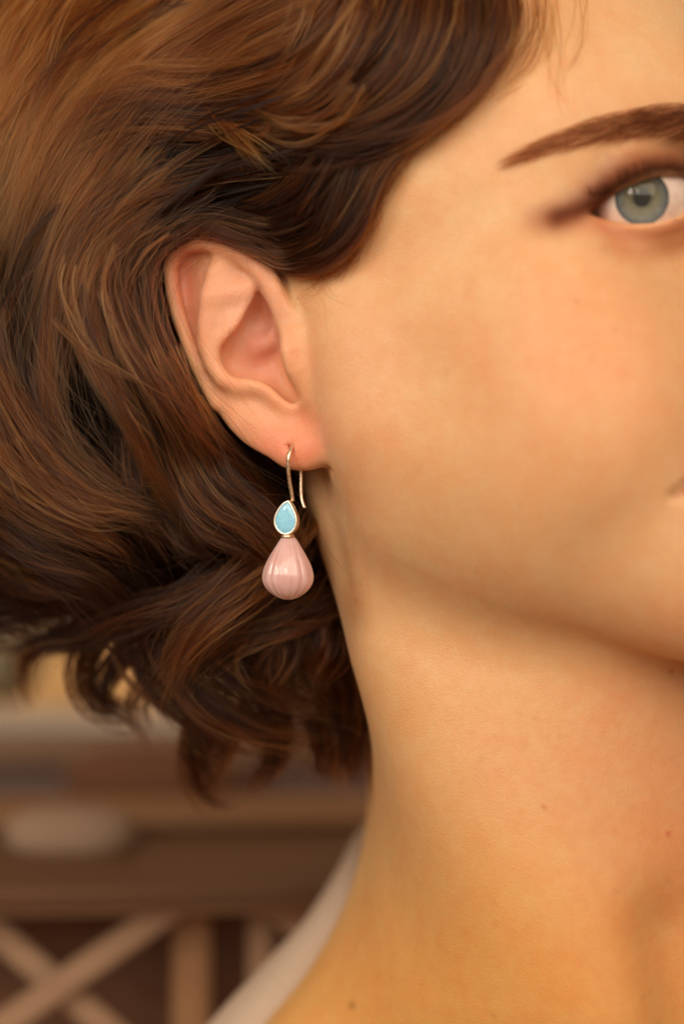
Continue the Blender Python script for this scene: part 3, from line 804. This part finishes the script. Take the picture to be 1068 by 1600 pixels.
# hair drawn over the top of the ear
OVER = [
 [(620,205,1004),(565,250,1005),(525,310,1006),(485,365,1006),(435,385,1005),(375,372,1004),(310,352,1004),(255,365,1006),(220,420,11),(215,520,13)],
 [(560,225,1006),(520,275,1007),(480,325,1007),(430,352,1007),(370,350,1006),(300,340,1006),(240,368,1008),(205,430,10),(190,540,12)],
 [(510,225,1008),(475,270,1008),(425,310,1008),(370,325,1008),(300,325,1008),(235,355,1010),(195,420,10),(175,520,11)],
 [(445,225,1009),(410,270,1009),(360,300,1009),(290,318,1009),(225,350,1011),(180,420,9),(160,520,10)],
 [(640,210,1003),(590,262,1004),(562,322,1005),(532,376,1006),(482,410,1005),(436,412,1004),(390,390,1003),(330,366,1003),(280,366,1005),(248,392,1006),(240,470,14)],
]
for i, g in enumerate(OVER):
    locks(g, 6, du=9, dl=2, width=5, n=60, subs=4, tint=D_ * .66, tvar=.28, clump=.25, wav=.6)
EDGE = [
 [(660,195,1003),(605,250,1003),(572,310,1004),(548,362,1004),(508,402,1004),(465,418,1003),(425,410,1003),(385,392,1002)],
 [(690,180,1003),(625,232,1004),(582,295,1004),(555,350,1004),(515,392,1004),(460,408,1004),(400,392,1004),(340,370,1003)],
]
for g in EDGE:
    locks(g, 6, du=6, dl=1, width=3.5, n=55, subs=4, tint=.58, tvar=.25, clump=.3, wav=.6)
# --- front lock hanging over the temple
FRONT = [
 [(800,-70,1010),(803,20,1007),(780,85,1006),(730,140,1005),(665,190,1005),(590,220,1005),(510,232,1006),(440,228,1007)],
 [(765,-70,1013),(765,30,1010),(735,100,1008),(675,160,1007),(600,205,1008),(520,222,1009),(440,212,1010),(370,195,1012)],
 [(720,-70,1015),(715,30,1013),(680,110,1011),(620,170,1010),(545,205,1011),(470,205,1012),(400,190,1013),(330,185,1014)],
 [(670,-70,1017),(655,20,1015),(615,95,1014),(560,150,1013),(495,185,1014),(430,188,1014),(370,178,1015),(300,178,8)],
 [(620,-70,1019),(600,15,1018),(560,80,1017),(505,135,1016),(450,170,1016),(400,178,1016),(350,165,1016)],
 [(570,-70,1021),(540,15,1020),(500,75,1019),(450,120,1018),(390,150,1018),(330,160,1018)],
]
for i, g in enumerate(FRONT):
    locks(g, 6, du=12, dl=2, width=7, n=62, subs=4, tint=[.62, .72, .70, .64, .56, .50][i], tvar=.22, wav=.6, clump=.35)
locks([(600,-60,1024),(565,20,1022),(530,80,1021),(490,130,1020),(450,160,1020),(410,178,1019)], 3, du=5, dl=1, width=4, n=60, subs=3, tint=.42)
locks([(560,110,1018),(515,155,1018),(470,175,1019),(430,180,1019),(380,172,1018)], 2, du=4, dl=1, width=4, n=60, subs=3, tint=.42)
# wisps on the forehead
w0 = len(strands)
locks([(852,-60,1009),(858,30,1006),(862,90,1004),(866,140,1002),(868,175,1001)], 2, du=8, dl=1, width=3.5, n=8, subs=2, tint=.35, rad=.022, clump=.1)
locks([(880,-60,1009),(878,40,1005),(866,100,1003),(872,165,1001)], 2, du=8, dl=1, width=4, n=7, subs=2, tint=.3, rad=.022, clump=.1)
locks([(815,-60,1010),(822,20,1006),(805,80,1004),(772,125,1003),(735,160,1002)], 2, du=6, dl=1, width=4, n=28, subs=2, tint=.5, rad=.035, clump=.1)
WISPS = set(range(w0, len(strands)))
# small crossing lock above the ear
locks([(340,165,1020),(352,188,1021),(378,212,1021),(408,240,1020),(436,272,1018)], 2, du=3, dl=1, width=3.2, n=60, subs=2, tint=.40, clump=.5)
locks([(425,190,1018),(412,205,1018),(398,222,1017),(380,232,1016)], 1, du=3, dl=1, width=2, n=40, subs=2, tint=.45)
locks([(350,185,1017),(335,225,1016),(318,265,1014),(308,305,1012)], 2, du=4, dl=1, width=3, n=40, subs=2, tint=.62)
locks([(395,235,1014),(405,265,1012),(398,300,1010)], 2, du=5, dl=1, width=3, n=30, subs=2, tint=.8)
# --- bright curls behind the ear
CURL = [
 ([(270,262,5),(205,315,4),(150,375,3),(110,450,3),(80,530,4),(70,610,5),(88,690,6)], .72, 5),
 ([(250,260,4),(180,310,2),(130,370,1),(105,440,1),(90,530,2),(88,620,3),(112,700,5),(150,770,7)], .55, 5),
 ([(285,280,4),(210,325,2),(155,375,0),(128,440,-1),(138,520,0),(172,600,1),(210,670,3),(250,760,6),(300,830,9)], .47, 6),
 ([(300,300,5),(230,345,3),(180,395,1),(165,460,1),(190,540,2),(230,610,3),(270,680,5),(310,760,8)], .60, 5),
 ([(320,325,6),(245,362,4),(205,410,3),(205,480,3),(235,560,4),(275,625,5),(320,690,7),(370,770,10)], .66, 5),
 ([(330,345,7),(262,375,6),(228,425,5),(232,500,6),(262,575,7),(305,645,9),(350,705,10),(400,770,12),(440,840,14)], .80, 5),
 ([(310,352,9),(262,378,9),(242,440,10),(252,520,11),(285,600,12),(330,670,13),(380,730,14),(430,790,15),(462,850,17)], 1.0, 5),
]
for g, t, c in CURL:
    locks(g, max(3, c - 1), du=5.5, dl=3, width=3.6, n=60, subs=4, tint=t, tvar=.2, wav=.8, clump=.6)
locks([(300,380,1004),(262,400,2012),(250,470,2018),(262,550,2020),(300,640,2020),(345,700,2018),(400,760,2018),(450,820,2020),(480,880,2024)], 7, du=10, dl=4, width=5, n=55, subs=4, tint=1.15)
# --- big curl at the left, sweeping in
LEFT = [
 ([(-60,430,4),(-25,540,2),(20,640,0),(70,710,-1),(130,765,-2),(190,790,-1),(250,800,2)], .62, 5),
 ([(-70,520,3),(-35,620,1),(15,700,-1),(70,755,-2),(130,790,-2),(190,805,0)], .50, 5),
 ([(-70,620,3),(-30,700,1),(20,760,0),(80,800,-1),(140,830,0),(190,860,3),(215,900,8)], .60, 5),
 ([(10,470,6),(20,560,5),(50,640,4),(95,705,4),(150,750,4),(215,775,5)], .95, 4),
 ([(60,560,8),(80,640,8),(125,710,8),(180,765,9),(240,810,10)], 1.1, 4),
 ([(-80,720,4),(-30,780,3),(30,830,3),(90,870,5),(150,900,8),(200,950,12)], .9, 4),
 ([(-90,780,6),(-50,840,6),(0,880,6),(60,905,8),(120,915,10),(170,960,14)], .95, 4),
 ([(-90,640,8),(-60,740,8),(-30,830,8),(0,900,9),(40,925,10)], .9, 5),
]
for g, t, c in LEFT:
    locks(g, max(3, c - 1), du=8, dl=3, width=4.8, n=60, subs=4, tint=t, tvar=.22, wav=1.0)
# --- lower locks toward the neck
LOW = [
 ([(250,640,2030),(300,740,2026),(350,810,2024),(420,850,2026),(480,880,2030)], 1.0, 4),
 ([(230,600,2026),(240,700,2022),(260,790,2020),(300,850,2020),(340,880,2024)], .9, 4),
 ([(210,640,2022),(215,740,2016),(235,820,2016),(270,890,2020)], .8, 3),
 ([(260,640,2020),(290,720,2014),(330,790,2012),(390,830,2014),(440,880,2018)], .8, 4),
 ([(300,700,2016),(340,760,2012),(400,810,2012),(440,850,2014),(460,900,2018)], .75, 4),
 ([(470,820,2030),(440,870,2024),(390,910,2018),(340,955,2016),(300,1000,2018),(275,1050,2022),(262,1105,2028)], .52, 5),
 ([(450,850,2030),(410,890,2022),(360,930,2018),(310,970,2018),(275,1010,2020),(258,1060,2024)], .62, 4),
 ([(400,860,2028),(340,910,2024),(280,940,2024),(220,960,2028),(160,985,2034),(110,1010,2040)], .85, 4),
 ([(520,930,2040),(470,960,2034),(410,980,2030),(350,1000,2030),(300,1040,2034),(290,1090,2040)], .8, 4),
 ([(420,960,2034),(425,1000,2032),(415,1050,2034),(430,1080,2038)], .8, 2),
 ([(490,950,2038),(500,1000,2036),(490,1040,2038),(480,1075,2040)], .8, 2),
 ([(300,930,2040),(320,1000,2038),(370,1050,2038),(430,1080,2042),(500,1100,2048),(550,1110,2056)], .9, 5),
 ([(250,960,2044),(280,1040,2042),(330,1095,2042),(400,1130,2046),(470,1140,2052),(540,1150,2058)], .85, 5),
 ([(220,960,2050),(240,1040,2048),(290,1110,2048),(360,1150,2052),(440,1165,2056)], 1.0, 4),
 ([(440,940,2046),(500,990,2046),(535,1050,2050),(545,1110,2056),(540,1160,2060)], .95, 5),
]
TIPS = [ ([(500,1100,2056),(510,1150,2058),(515,1190,2062),(530,1215,2066)], 1.1, 3),
 ([(500,820,2044),(525,900,2050),(542,980,2056),(550,1060,2062),(550,1140,2066),(545,1215,2070)], 1.2, 6),
 ([(520,1000,2056),(540,1080,2060),(546,1160,2064),(548,1235,2068)], 1.2, 6),
 ([(470,790,2040),(500,850,2046),(525,930,2052),(540,1010,2058),(546,1100,2064)], 1.25, 6),
]
LOW += TIPS
TIPS = [
 [(260,910,2044),(200,975,2048),(130,1000,2052),(78,1008,2055),(44,1028,2058),(38,1068,2060),(56,1112,2062)],
 [(230,900,2046),(170,950,2050),(110,985,2054),(62,1010,2058),(42,1045,2060),(52,1095,2062)],
 [(250,900,2044),(190,960,2048),(142,1010,2052),(128,1060,2056),(150,1100,2058),(190,1112,2060),(222,1145,2064),(226,1185,2066)],
 [(280,930,2046),(225,985,2050),(178,1045,2054),(165,1085,2056),(190,1108,2058),(214,1100,2058)],
 [(330,950,2046),(280,1010,2048),(235,1065,2052),(218,1110,2056),(235,1155,2060)],
 [(340,1050,2050),(312,1110,2052),(297,1170,2056),(303,1222,2060),(332,1252,2062),(362,1244,2062)],
 [(430,1090,2052),(441,1145,2056),(428,1196,2060),(404,1230,2062),(414,1256,2064)],
 [(370,1090,2052),(350,1145,2056),(326,1198,2060),(312,1242,2062)],
 [(380,1080,2052),(410,1130,2056),(432,1172,2060),(455,1192,2064)],
 [(290,1000,2048),(300,1070,2050),(345,1120,2052),(410,1150,2056),(470,1150,2060)],
 [(200,900,2046),(120,930,2050),(60,955,2054),(0,960,2056),(-50,950,2058)],
 [(240,960,2046),(235,1030,2050),(255,1090,2054),(300,1130,2058)]]
for g in TIPS:
    locks(g, 3, du=5, dl=4, width=3.4, n=42, subs=4, tint=1.25, tvar=.25, wav=1.5, clump=.8, end=(.5, 1.0))
for g, t, c in LOW:
    g = [(u, v, y - 9) for u, v, y in g]
    locks(g, c + 1, du=11, dl=4, width=4.2, n=42, subs=4, tint=t, tvar=.25, wav=1.3, clump=.8, end=(.45, 1.0))
for k in range(110):                                              # small rogue locks that cross the others
    src = CROWN + SIDE if k % 3 == 0 else [g for g, t, c in CURL + LEFT] + [g for g, t, c in LOW if k % 2]
    P = np.asarray(src[rng.integers(len(src))], float).copy(); a = rng.integers(0, len(P) - 2); P = P[a:a + rng.integers(3, 6)]
    m = P[:, :2].mean(0); th = rng.normal(0, .2); R2 = np.array([[math.cos(th), -math.sin(th)], [math.sin(th), math.cos(th)]])
    P[:, :2] = m + (P[:, :2] - m) @ R2.T * rng.uniform(.8, 1.15) + rng.normal(0, 12, 2); P[:, 2] -= rng.uniform(1, 6)
    lock([tuple(x) for x in P], width=rng.uniform(1.2, 2.6), n=26, subs=2, tint=rng.uniform(.38, .95), wav=.9, clump=.8, end=(.6, 1.0))
N_LOCK = len(strands)
# --- loose single hairs
def stray(pts, tint=.5, rad=.032): strands.append((catmull(to3(pts), NP_), rad, tint))
stray([(300,690,2012),(285,760,2006),(283,830,2004),(300,890,2006),(318,927,2010)], .35)
stray([(322,745,2010),(345,790,2006),(380,840,2004),(430,885,2002)], .4)
stray([(335,760,2006),(345,810,2004),(320,850,2004),(285,865,2008)], .45)
stray([(370,830,2006),(385,790,2004),(380,870,2006),(345,890,2010)], .45)
stray([(60,545,2),(100,460,-2),(150,390,-4)], .4); stray([(0,805,-4),(12,808,-6),(25,816,-6)], .2)
stray([(150,640,2),(120,720,-2),(95,820,-2)], .5); stray([(500,830,2000),(520,870,2004),(552,905,2010)], .45)
stray([(505,470,1001),(510,530,1001),(497,580,1000.6)], .5, .018); stray([(378,455,1002),(362,500,1001.5),(350,560,1001)], .5, .018)
for k in range(9):
    u0 = 380 + rng.uniform(0, 110); v0 = 395 + rng.uniform(-10, 25); e = rng.uniform(20, 60)
    stray([(u0, v0, 1003), (u0 + e * .4, v0 + 40, 1002.5), (u0 + e, v0 + 55 + rng.uniform(0, 30), 1002), (u0 + e * 1.4, v0 + 58, 1002.5)], .7, .02)
for k in range(5):
    u0 = 262 + rng.uniform(0, 25); v0 = 420 + rng.uniform(-12, 20)
    stray([(u0, v0, 1002.5), (u0 + 25, v0 - 24, 1002.5), (u0 + 65, v0 - 38, 1003), (u0 + 120, v0 - 40, 1003)], .9, .022)
for k in range(420):                                              # baby hairs along the hairline
    s_ = rng.random(); E_ = CHEEK[2:11]; i_ = s_ * (len(E_) - 1); a = np.array([np.interp(i_, range(len(E_)), E_[:, j]) for j in (0, 1)])
    d_ = np.array([np.interp(min(i_ + .3, len(E_) - 1), range(len(E_)), E_[:, j]) for j in (0, 1)]) - a
    d_ = d_ / (np.linalg.norm(d_) + 1e-6); n_ = np.array([-d_[1], d_[0]]) * -1
    L_ = rng.uniform(30, 75); a = a - n_ * rng.uniform(0, 16)
    stray([(*(a + n_ * rng.uniform(0, 5)), 1001.5), (*(a + d_ * L_ * .5 + n_ * rng.uniform(2, 16)), 1001.5), (*(a + d_ * L_ + n_ * rng.uniform(-10, 14)), 1001.8)], rng.uniform(.35, .8), rng.uniform(.02, .034))
for k in range(1100):
    g = CROWN[rng.integers(len(CROWN))] if k % 4 == 0 else (CURL + LEFT + LOW)[rng.integers(len(CURL + LEFT + LOW))][0]
    P = np.asarray(g, float).copy(); a, b = sorted(rng.choice(len(P), 2, replace=False))
    if b - a < 2: a, b = 0, len(P) - 1
    P = P[a:b + 1]; P[:, :2] += rng.normal(0, 22, 2) + np.cumsum(rng.normal(0, 12, (len(P), 2)), 0); P[:, 2] -= rng.uniform(2, 12)
    stray([tuple(x) for x in P], rng.uniform(.15, .8), rng.uniform(.022, .036))

# hair never passes through the ear, and only the strands led over it may lie before it
_ein = poly2
keep = []
_all = np.concatenate([s_[0] for s_ in strands]); _id = np.repeat(np.arange(len(strands)), NP_)
_m = (_all[:, 0] > EAR_LO[0]) & (_all[:, 0] < EAR_HI[0]) & (_all[:, 2] > EAR_LO[1]) & (_all[:, 2] < EAR_HI[1]) & (_all[:, 1] < 40)
_p = _all[_m]; _k = CAM_D / (CAM_D + _p[:, 1]); _yp = ear_plane_y(_p[:, 0] * _k)
_u = 534 + _p[:, 0] * _k * PPM; _v = 800 - _p[:, 2] * _k * PPM
_o = poly2(np.stack([_u, _v], -1), EAR_SEE)
_bad = ((_o < 0) & (_p[:, 1] < _yp + 9)) | (sdf(_p) < -.8)
_n = np.bincount(_id[_m][_bad], minlength=len(strands))
# and none lies on the cheek
_k = CAM_D * PPM / (CAM_D + _all[:, 1]); _uv = np.stack([534 + _all[:, 0] * _k, 800 - _all[:, 2] * _k], -1)
_f = np.concatenate([poly2(_uv[i:i + 200000], CHEEK) for i in range(0, len(_uv), 200000)])
_n2 = np.bincount(_id[(_f < 0) & (_all[:, 1] < 60)], minlength=len(strands))
_lim = 1 + np.floor(rng.exponential(1.3, len(strands)))
strands = [s_ for i, s_ in enumerate(strands) if i >= N_LOCK or ((_n[i] == 0) and (i in WISPS or _n2[i] < _lim[i]))]

def hair_object(name, strands, m, parent=None):
    hc = bpy.data.hair_curves.new(name)
    hc.add_curves([len(s[0]) for s in strands])
    pos = np.concatenate([s[0] for s in strands]) * S
    hc.attributes['position'].data.foreach_set('vector', pos.astype(np.float32).ravel())
    tp = [np.linspace(0, 1, len(s[0])) for s in strands]
    rr = np.concatenate([s[1] * (1 - .75 * t ** 3) for s, t in zip(strands, tp)]) * S
    ra = hc.attributes.get('radius') or hc.attributes.new('radius', 'FLOAT', 'POINT')
    ra.data.foreach_set('value', rr.astype(np.float32))
    ta = hc.attributes.new('tint', 'FLOAT', 'CURVE')
    ta.data.foreach_set('value', np.array([s[2] for s in strands], np.float32))
    o = bpy.data.objects.new(name, hc); COL.objects.link(o); hc.materials.append(m)
    return o
MEL = .97
strands = [(p, r, min(.99, t * MEL)) for p, r, t in strands]
h = child(hair_object('hair', strands, HAIR)); h['kind'] = 'stuff'; h['label'] = 'wavy chin-length brown hair with golden crown'
print('hair strands', len(strands), round(time.time() - T0, 1))

# --- down on the jaw, seen where it is sharp
fz = []
for k in range(2600):
    u = rng.uniform(505, 800); v = 700 + (u - 505) * .75 + rng.normal(0, 75)
    if v < 640 or (u < 530 and v > 700): continue
    L = rng.uniform(4, 9); fz.append(((u, v), (u + L * .1, v + L * .6), (u - L * .1, v + L)))
fz = np.array(fz); uvf = fz.reshape(-1, 2); yf = scene_rays(uvf, sdf) - np.tile([.0, .35, .55], len(fz))
Pf = np.stack([px(a[0], a[1], b) for a, b in zip(uvf, yf)]).reshape(len(fz), 3, 3)
o = child(hair_object('down', [(p, .011, .02) for p in Pf], HAIR)); o['kind'] = 'stuff'; o['label'] = 'fine pale down along the jaw'

# --- eyebrows and lashes
def brow(side):
    st = []
    for k in range(1300):
        s = rng.random() ** .7; c = rng.uniform(-1, 1)
        u = 776 + 330 * s; top = np.interp(s, [0, .2, .5, .8, 1], [262, 222, 180, 160, 158]); bot = np.interp(s, [0, .2, .5, .8, 1], [264, 245, 220, 212, 222])
        v = (top + bot) / 2 + c * (bot - top) / 2
        L = rng.uniform(26, 46); a = rng.uniform(-.1, .25) + .35 - .3 * c
        q = [(u, v), (u - L * .5, v + L * .12 - L * .1 * a), (u - L, v + L * (.45 - .2 * a))]
        if u - L < 770: continue
        st.append((q, rng.uniform(.015, .03), rng.uniform(.45, .6) + .35 * s))
    uv = np.array([p for q, _, _ in st for p in q]); y = scene_rays(uv, sdf) - np.tile([.05, .8, .5], len(st))
    P = np.stack([px(a[0], a[1], b) for a, b in zip(uv, y)]).reshape(len(st), 3, 3)
    if side:
        Hh = to_head(P.reshape(-1, 3)); Hh[:, 0] *= -1; P = (HC + Hh @ HM).reshape(-1, 3, 3)
    return [(catmull(p, 6), r, t) for p, (_, r, t) in zip(P, st)]
for s_ in (0, 1):
    o = child(hair_object('eyebrow', brow(s_), HAIR)); o['label'] = 'brown eyebrow nearest the ear' if not s_ else 'brown eyebrow on the far side'
    o['kind'] = 'stuff'
la = []
for k in range(170):
    s = rng.random() ** 1.3; i = s * (len(UP_UV) - 1); a = np.array([np.interp(i, range(len(UP_UV)), [q[j] for q in UP_UV]) for j in (0, 1)])
    p0 = on_ball(a[0], a[1] - 4, 13.0); x = (s - .35)
    L = rng.uniform(5.5, 8.5); out = np.array([x * .7 - .45, -1.0, .25]); out /= np.linalg.norm(out)
    la.append((catmull([p0, p0 + out * L * .5 + [0, 0, -.6], p0 + out * L * .9 + [0, 0, 1.3 + rng.normal(0, .4)]], 8), .05, .98))
o = child(hair_object('eyelashes', la, HAIR)); o['kind'] = 'stuff'
# ------------------------------------------------------------------ behind her: wooden bench with a lattice back, a cushion and a panelled wall
BY = 200.0
def wood(name, c1, c2, rough=.5, scale=8):
    m, nt, p = mat(name); tc = N(nt, 'ShaderNodeTexCoord').outputs['Object']
    mp = N(nt, 'ShaderNodeMapping'); mp.inputs['Scale'].default_value = (1, 6, 12); nt.links.new(tc, mp.inputs[0])
    nt.links.new(ramp(nt, noise(nt, mp.outputs[0], scale, 6, .65), [(.3, c1), (.7, c2)]), p.inputs['Base Color'])
    p.inputs['Roughness'].default_value = rough
    b = N(nt, 'ShaderNodeBump', Strength=.3, Distance=.001); nt.links.new(noise(nt, mp.outputs[0], scale * 3, 5), b.inputs['Height']); nt.links.new(b.outputs[0], p.inputs['Normal'])
    return m
W_PALE = wood('bleached_wood', (.31, .175, .10), (.41, .245, .15)); W_DARK = wood('dark_wood', (.10, .038, .013), (.17, .068, .024))
W_MID = wood('brown_wood', (.27, .125, .05), (.38, .19, .085)); W_TAN = wood('tan_wood', (.80, .46, .17), (.90, .56, .24)); W_RED = wood('reddish_wood', (.13, .05, .022), (.2, .08, .035))
def board(name, a, b, thick, width, parent, m, bev=2.0):
    """a squared board from a to b (mm): width across the view, thick along it"""
    a = np.asarray(a, float); b = np.asarray(b, float); d = b - a; L = np.linalg.norm(d); d /= L
    n = np.array([0, 1.0, 0]); n -= d * (n @ d); n /= np.linalg.norm(n); w = np.cross(d, n)
    bm = bmesh.new(); bmesh.ops.create_cube(bm, size=1)
    for v in bm.verts:
        c = v.co; v.co = Vector(((a + b) / 2 + d * c.x * L + n * c.y * thick + w * c.z * width) * S)
    bmesh.ops.bevel(bm, geom=bm.edges[:], offset=bev * S, segments=2, affect='EDGES')
    me = bpy.data.meshes.new(name); bm.to_mesh(me); bm.free(); me.polygons.foreach_set('use_smooth', [False] * len(me.polygons))
    o = bpy.data.objects.new(name, me); COL.objects.link(o); me.materials.append(m)
    if parent: o.parent = parent; o.location = -Vector(parent.location)
    return o
def root(name, loc, label, cat):
    o = bpy.data.objects.new(name, None); COL.objects.link(o); o.location = Vector(loc) * S; return tag(o, label, cat)
def bp(u, v, dy=0): return px(u, v, BY + dy)
# lattice
lat = root('lattice_screen', bp(200, 1700), 'blurred lattice screen of pale crossed slats below the dark board', 'lattice')
board('rail', bp(-500, 1408, -6), bp(760, 1394, -6), 18, 10, lat, W_PALE)
board('rail', bp(-500, 1980), bp(760, 1980), 18, 11, lat, W_PALE)
for x0 in (-870, -390, 90, 570):                               # rising and falling slats; the falling ones lie behind
    board('slat', bp(x0 - 457, 1860, -4), bp(x0 + 205, 1399, -4), 6, 9, lat, W_PALE, 1)
    board('slat', bp(x0 - 166, 1394, 4), bp(x0 + 398, 1880, 4), 6, 9, lat, W_PALE, 1)
board('post', bp(300, 1404, 16), bp(300, 1980, 16), 12, 13, lat, W_MID)
board('post', bp(408, 1404, 14), bp(408, 1980, 14), 10, 9, lat, W_PALE)
board('post', bp(-420, 1404, 16), bp(-420, 1980, 16), 12, 13, lat, W_MID)
board('back_panel', bp(-500, 1700, 60), bp(760, 1700, 60), 8, 140, lat, W_RED)
# shelf above the lattice
sh = root('wooden_shelf', bp(200, 1350), 'blurred dark wooden shelf running above the lattice screen', 'shelf')
board('board', bp(-500, 1352, 40), bp(800, 1336, 40), 150, 5, sh, W_DARK)
board('board', bp(-500, 1275, 120), bp(800, 1262, 120), 60, 5, sh, W_MID)
board('back_panel', bp(-500, 1312, 108), bp(800, 1296, 108), 8, 19, sh, W_DARK)
board('apron', bp(-500, 1372, 30), bp(800, 1357, 30), 60, 6, sh, W_RED)
# pale cushion on the shelf
def pillow(name, c, r, m, parent=None):
    vs = []; fs = []; A, B = 40, 20
    for i in range(B + 1):
        t = -math.pi / 2 + math.pi * i / B
        for k in range(A):
            a = 2 * math.pi * k / A; sg = lambda x, e: math.copysign(abs(x) ** e, x)
            vs.append((c + np.array([r[0] * sg(math.cos(a), .75) * abs(math.cos(t)) ** .7, r[1] * math.sin(t), r[2] * sg(math.sin(a), .75) * abs(math.cos(t)) ** .7])) * S)
    for i in range(B):
        for k in range(A): fs.append((i * A + k, i * A + (k + 1) % A, (i + 1) * A + (k + 1) % A, (i + 1) * A + k))
    return mesh_obj(name, vs, fs, parent, (m,))
CUSH = simple('linen', (.34, .22, .15), .9)
tag(pillow('cushion', bp(112, 1302, 50), (24, 16, 10), CUSH), 'blurred beige cushion lying at the back of the dark shelf', 'cushion')
# bench behind, mauve-brown planks
bn = root('wooden_bench', bp(200, 1250, 250), 'blurred brown plank bench standing behind the shelf', 'bench')
W_MAUVE = wood('mauve_wood', (.19, .095, .05), (.26, .14, .075)); W_GREY = wood('dark_grey_wood', (.11, .065, .055), (.16, .09, .07))
for i, (v, h_, m_) in enumerate([(1170, 13, W_MAUVE), (1228, 18, W_GREY)]):
    board('plank', px(-900, v + 4, BY + 260 + i * 12), px(1300, v - 14, BY + 260 + i * 12), 20, h_, bn, m_)
tag(pillow('box', px(240, 1215, BY + 200), (38, 20, 13), simple('red_brown_cloth', (.16, .065, .03), .9)), 'blurred red-brown box on the bench behind the hair tips', 'box')
# wall
wl = bpy.data.objects.new('wall', None); COL.objects.link(wl); wl['kind'] = 'structure'; wl.location = (0, (BY + 520) * S, -.4)
for k in range(14):
    v_ = 1900 - 170 * k
    board('panel', px(-1800, v_, BY + 520), px(2600, v_, BY + 520), 20, 41.5, wl, W_TAN if 3 <= k <= 5 else W_MID)
tag(pillow('vase', px(0, 990, BY + 330), (22, 22, 34), simple('grey_green_glaze', (.24, .20, .12), .4)), 'blurred grey-green vase at the left edge under the hair', 'vase')
fl_ = mesh_obj('floor', [(-3, -2, -.9), (3, -2, -.9), (3, 1.2, -.9), (-3, 1.2, -.9)], [(0, 1, 2, 3)], None, (W_MID,)); fl_['kind'] = 'structure'

# ------------------------------------------------------------------ collar
CLOTH, nt, p = mat('white_cotton'); tc = N(nt, 'ShaderNodeTexCoord').outputs['Object']
wv = noise(nt, tc, 900, 2); nt.links.new(ramp(nt, wv, [(.3, (.50, .37, .28)), (.7, (.58, .43, .33))]), p.inputs['Base Color'])
p.inputs['Roughness'].default_value = .85
inner = catmull([px(600, 1285, 140), px(585, 1308, 130), px(575, 1345, 118), px(550, 1420, 104), px(505, 1510, 92), px(450, 1610, 82), px(370, 1760, 74)], 40)
outer = catmull([px(562, 1300, 150), px(546, 1320, 140), px(524, 1362, 128), px(472, 1440, 116), px(397, 1520, 106), px(302, 1625, 96), px(172, 1790, 88)], 40)
vs = []; fs = []; K = 12
for a, b in zip(inner, outer):
    for k in range(K + 1):
        t = k / K; q = a * (1 - t) + b * t; q = q + np.array([-.25, -1, .5]) * (5.0 * math.sin(math.pi * t)); vs.append(q * S)
for i in range(len(inner) - 1):
    for k in range(K): a = i * (K + 1) + k; fs.append((a, a + 1, a + K + 2, a + K + 1))
col_ = child(mesh_obj('collar', vs, fs, None, (CLOTH,)))
so = col_.modifiers.new('thickness', 'SOLIDIFY'); so.thickness = .0016
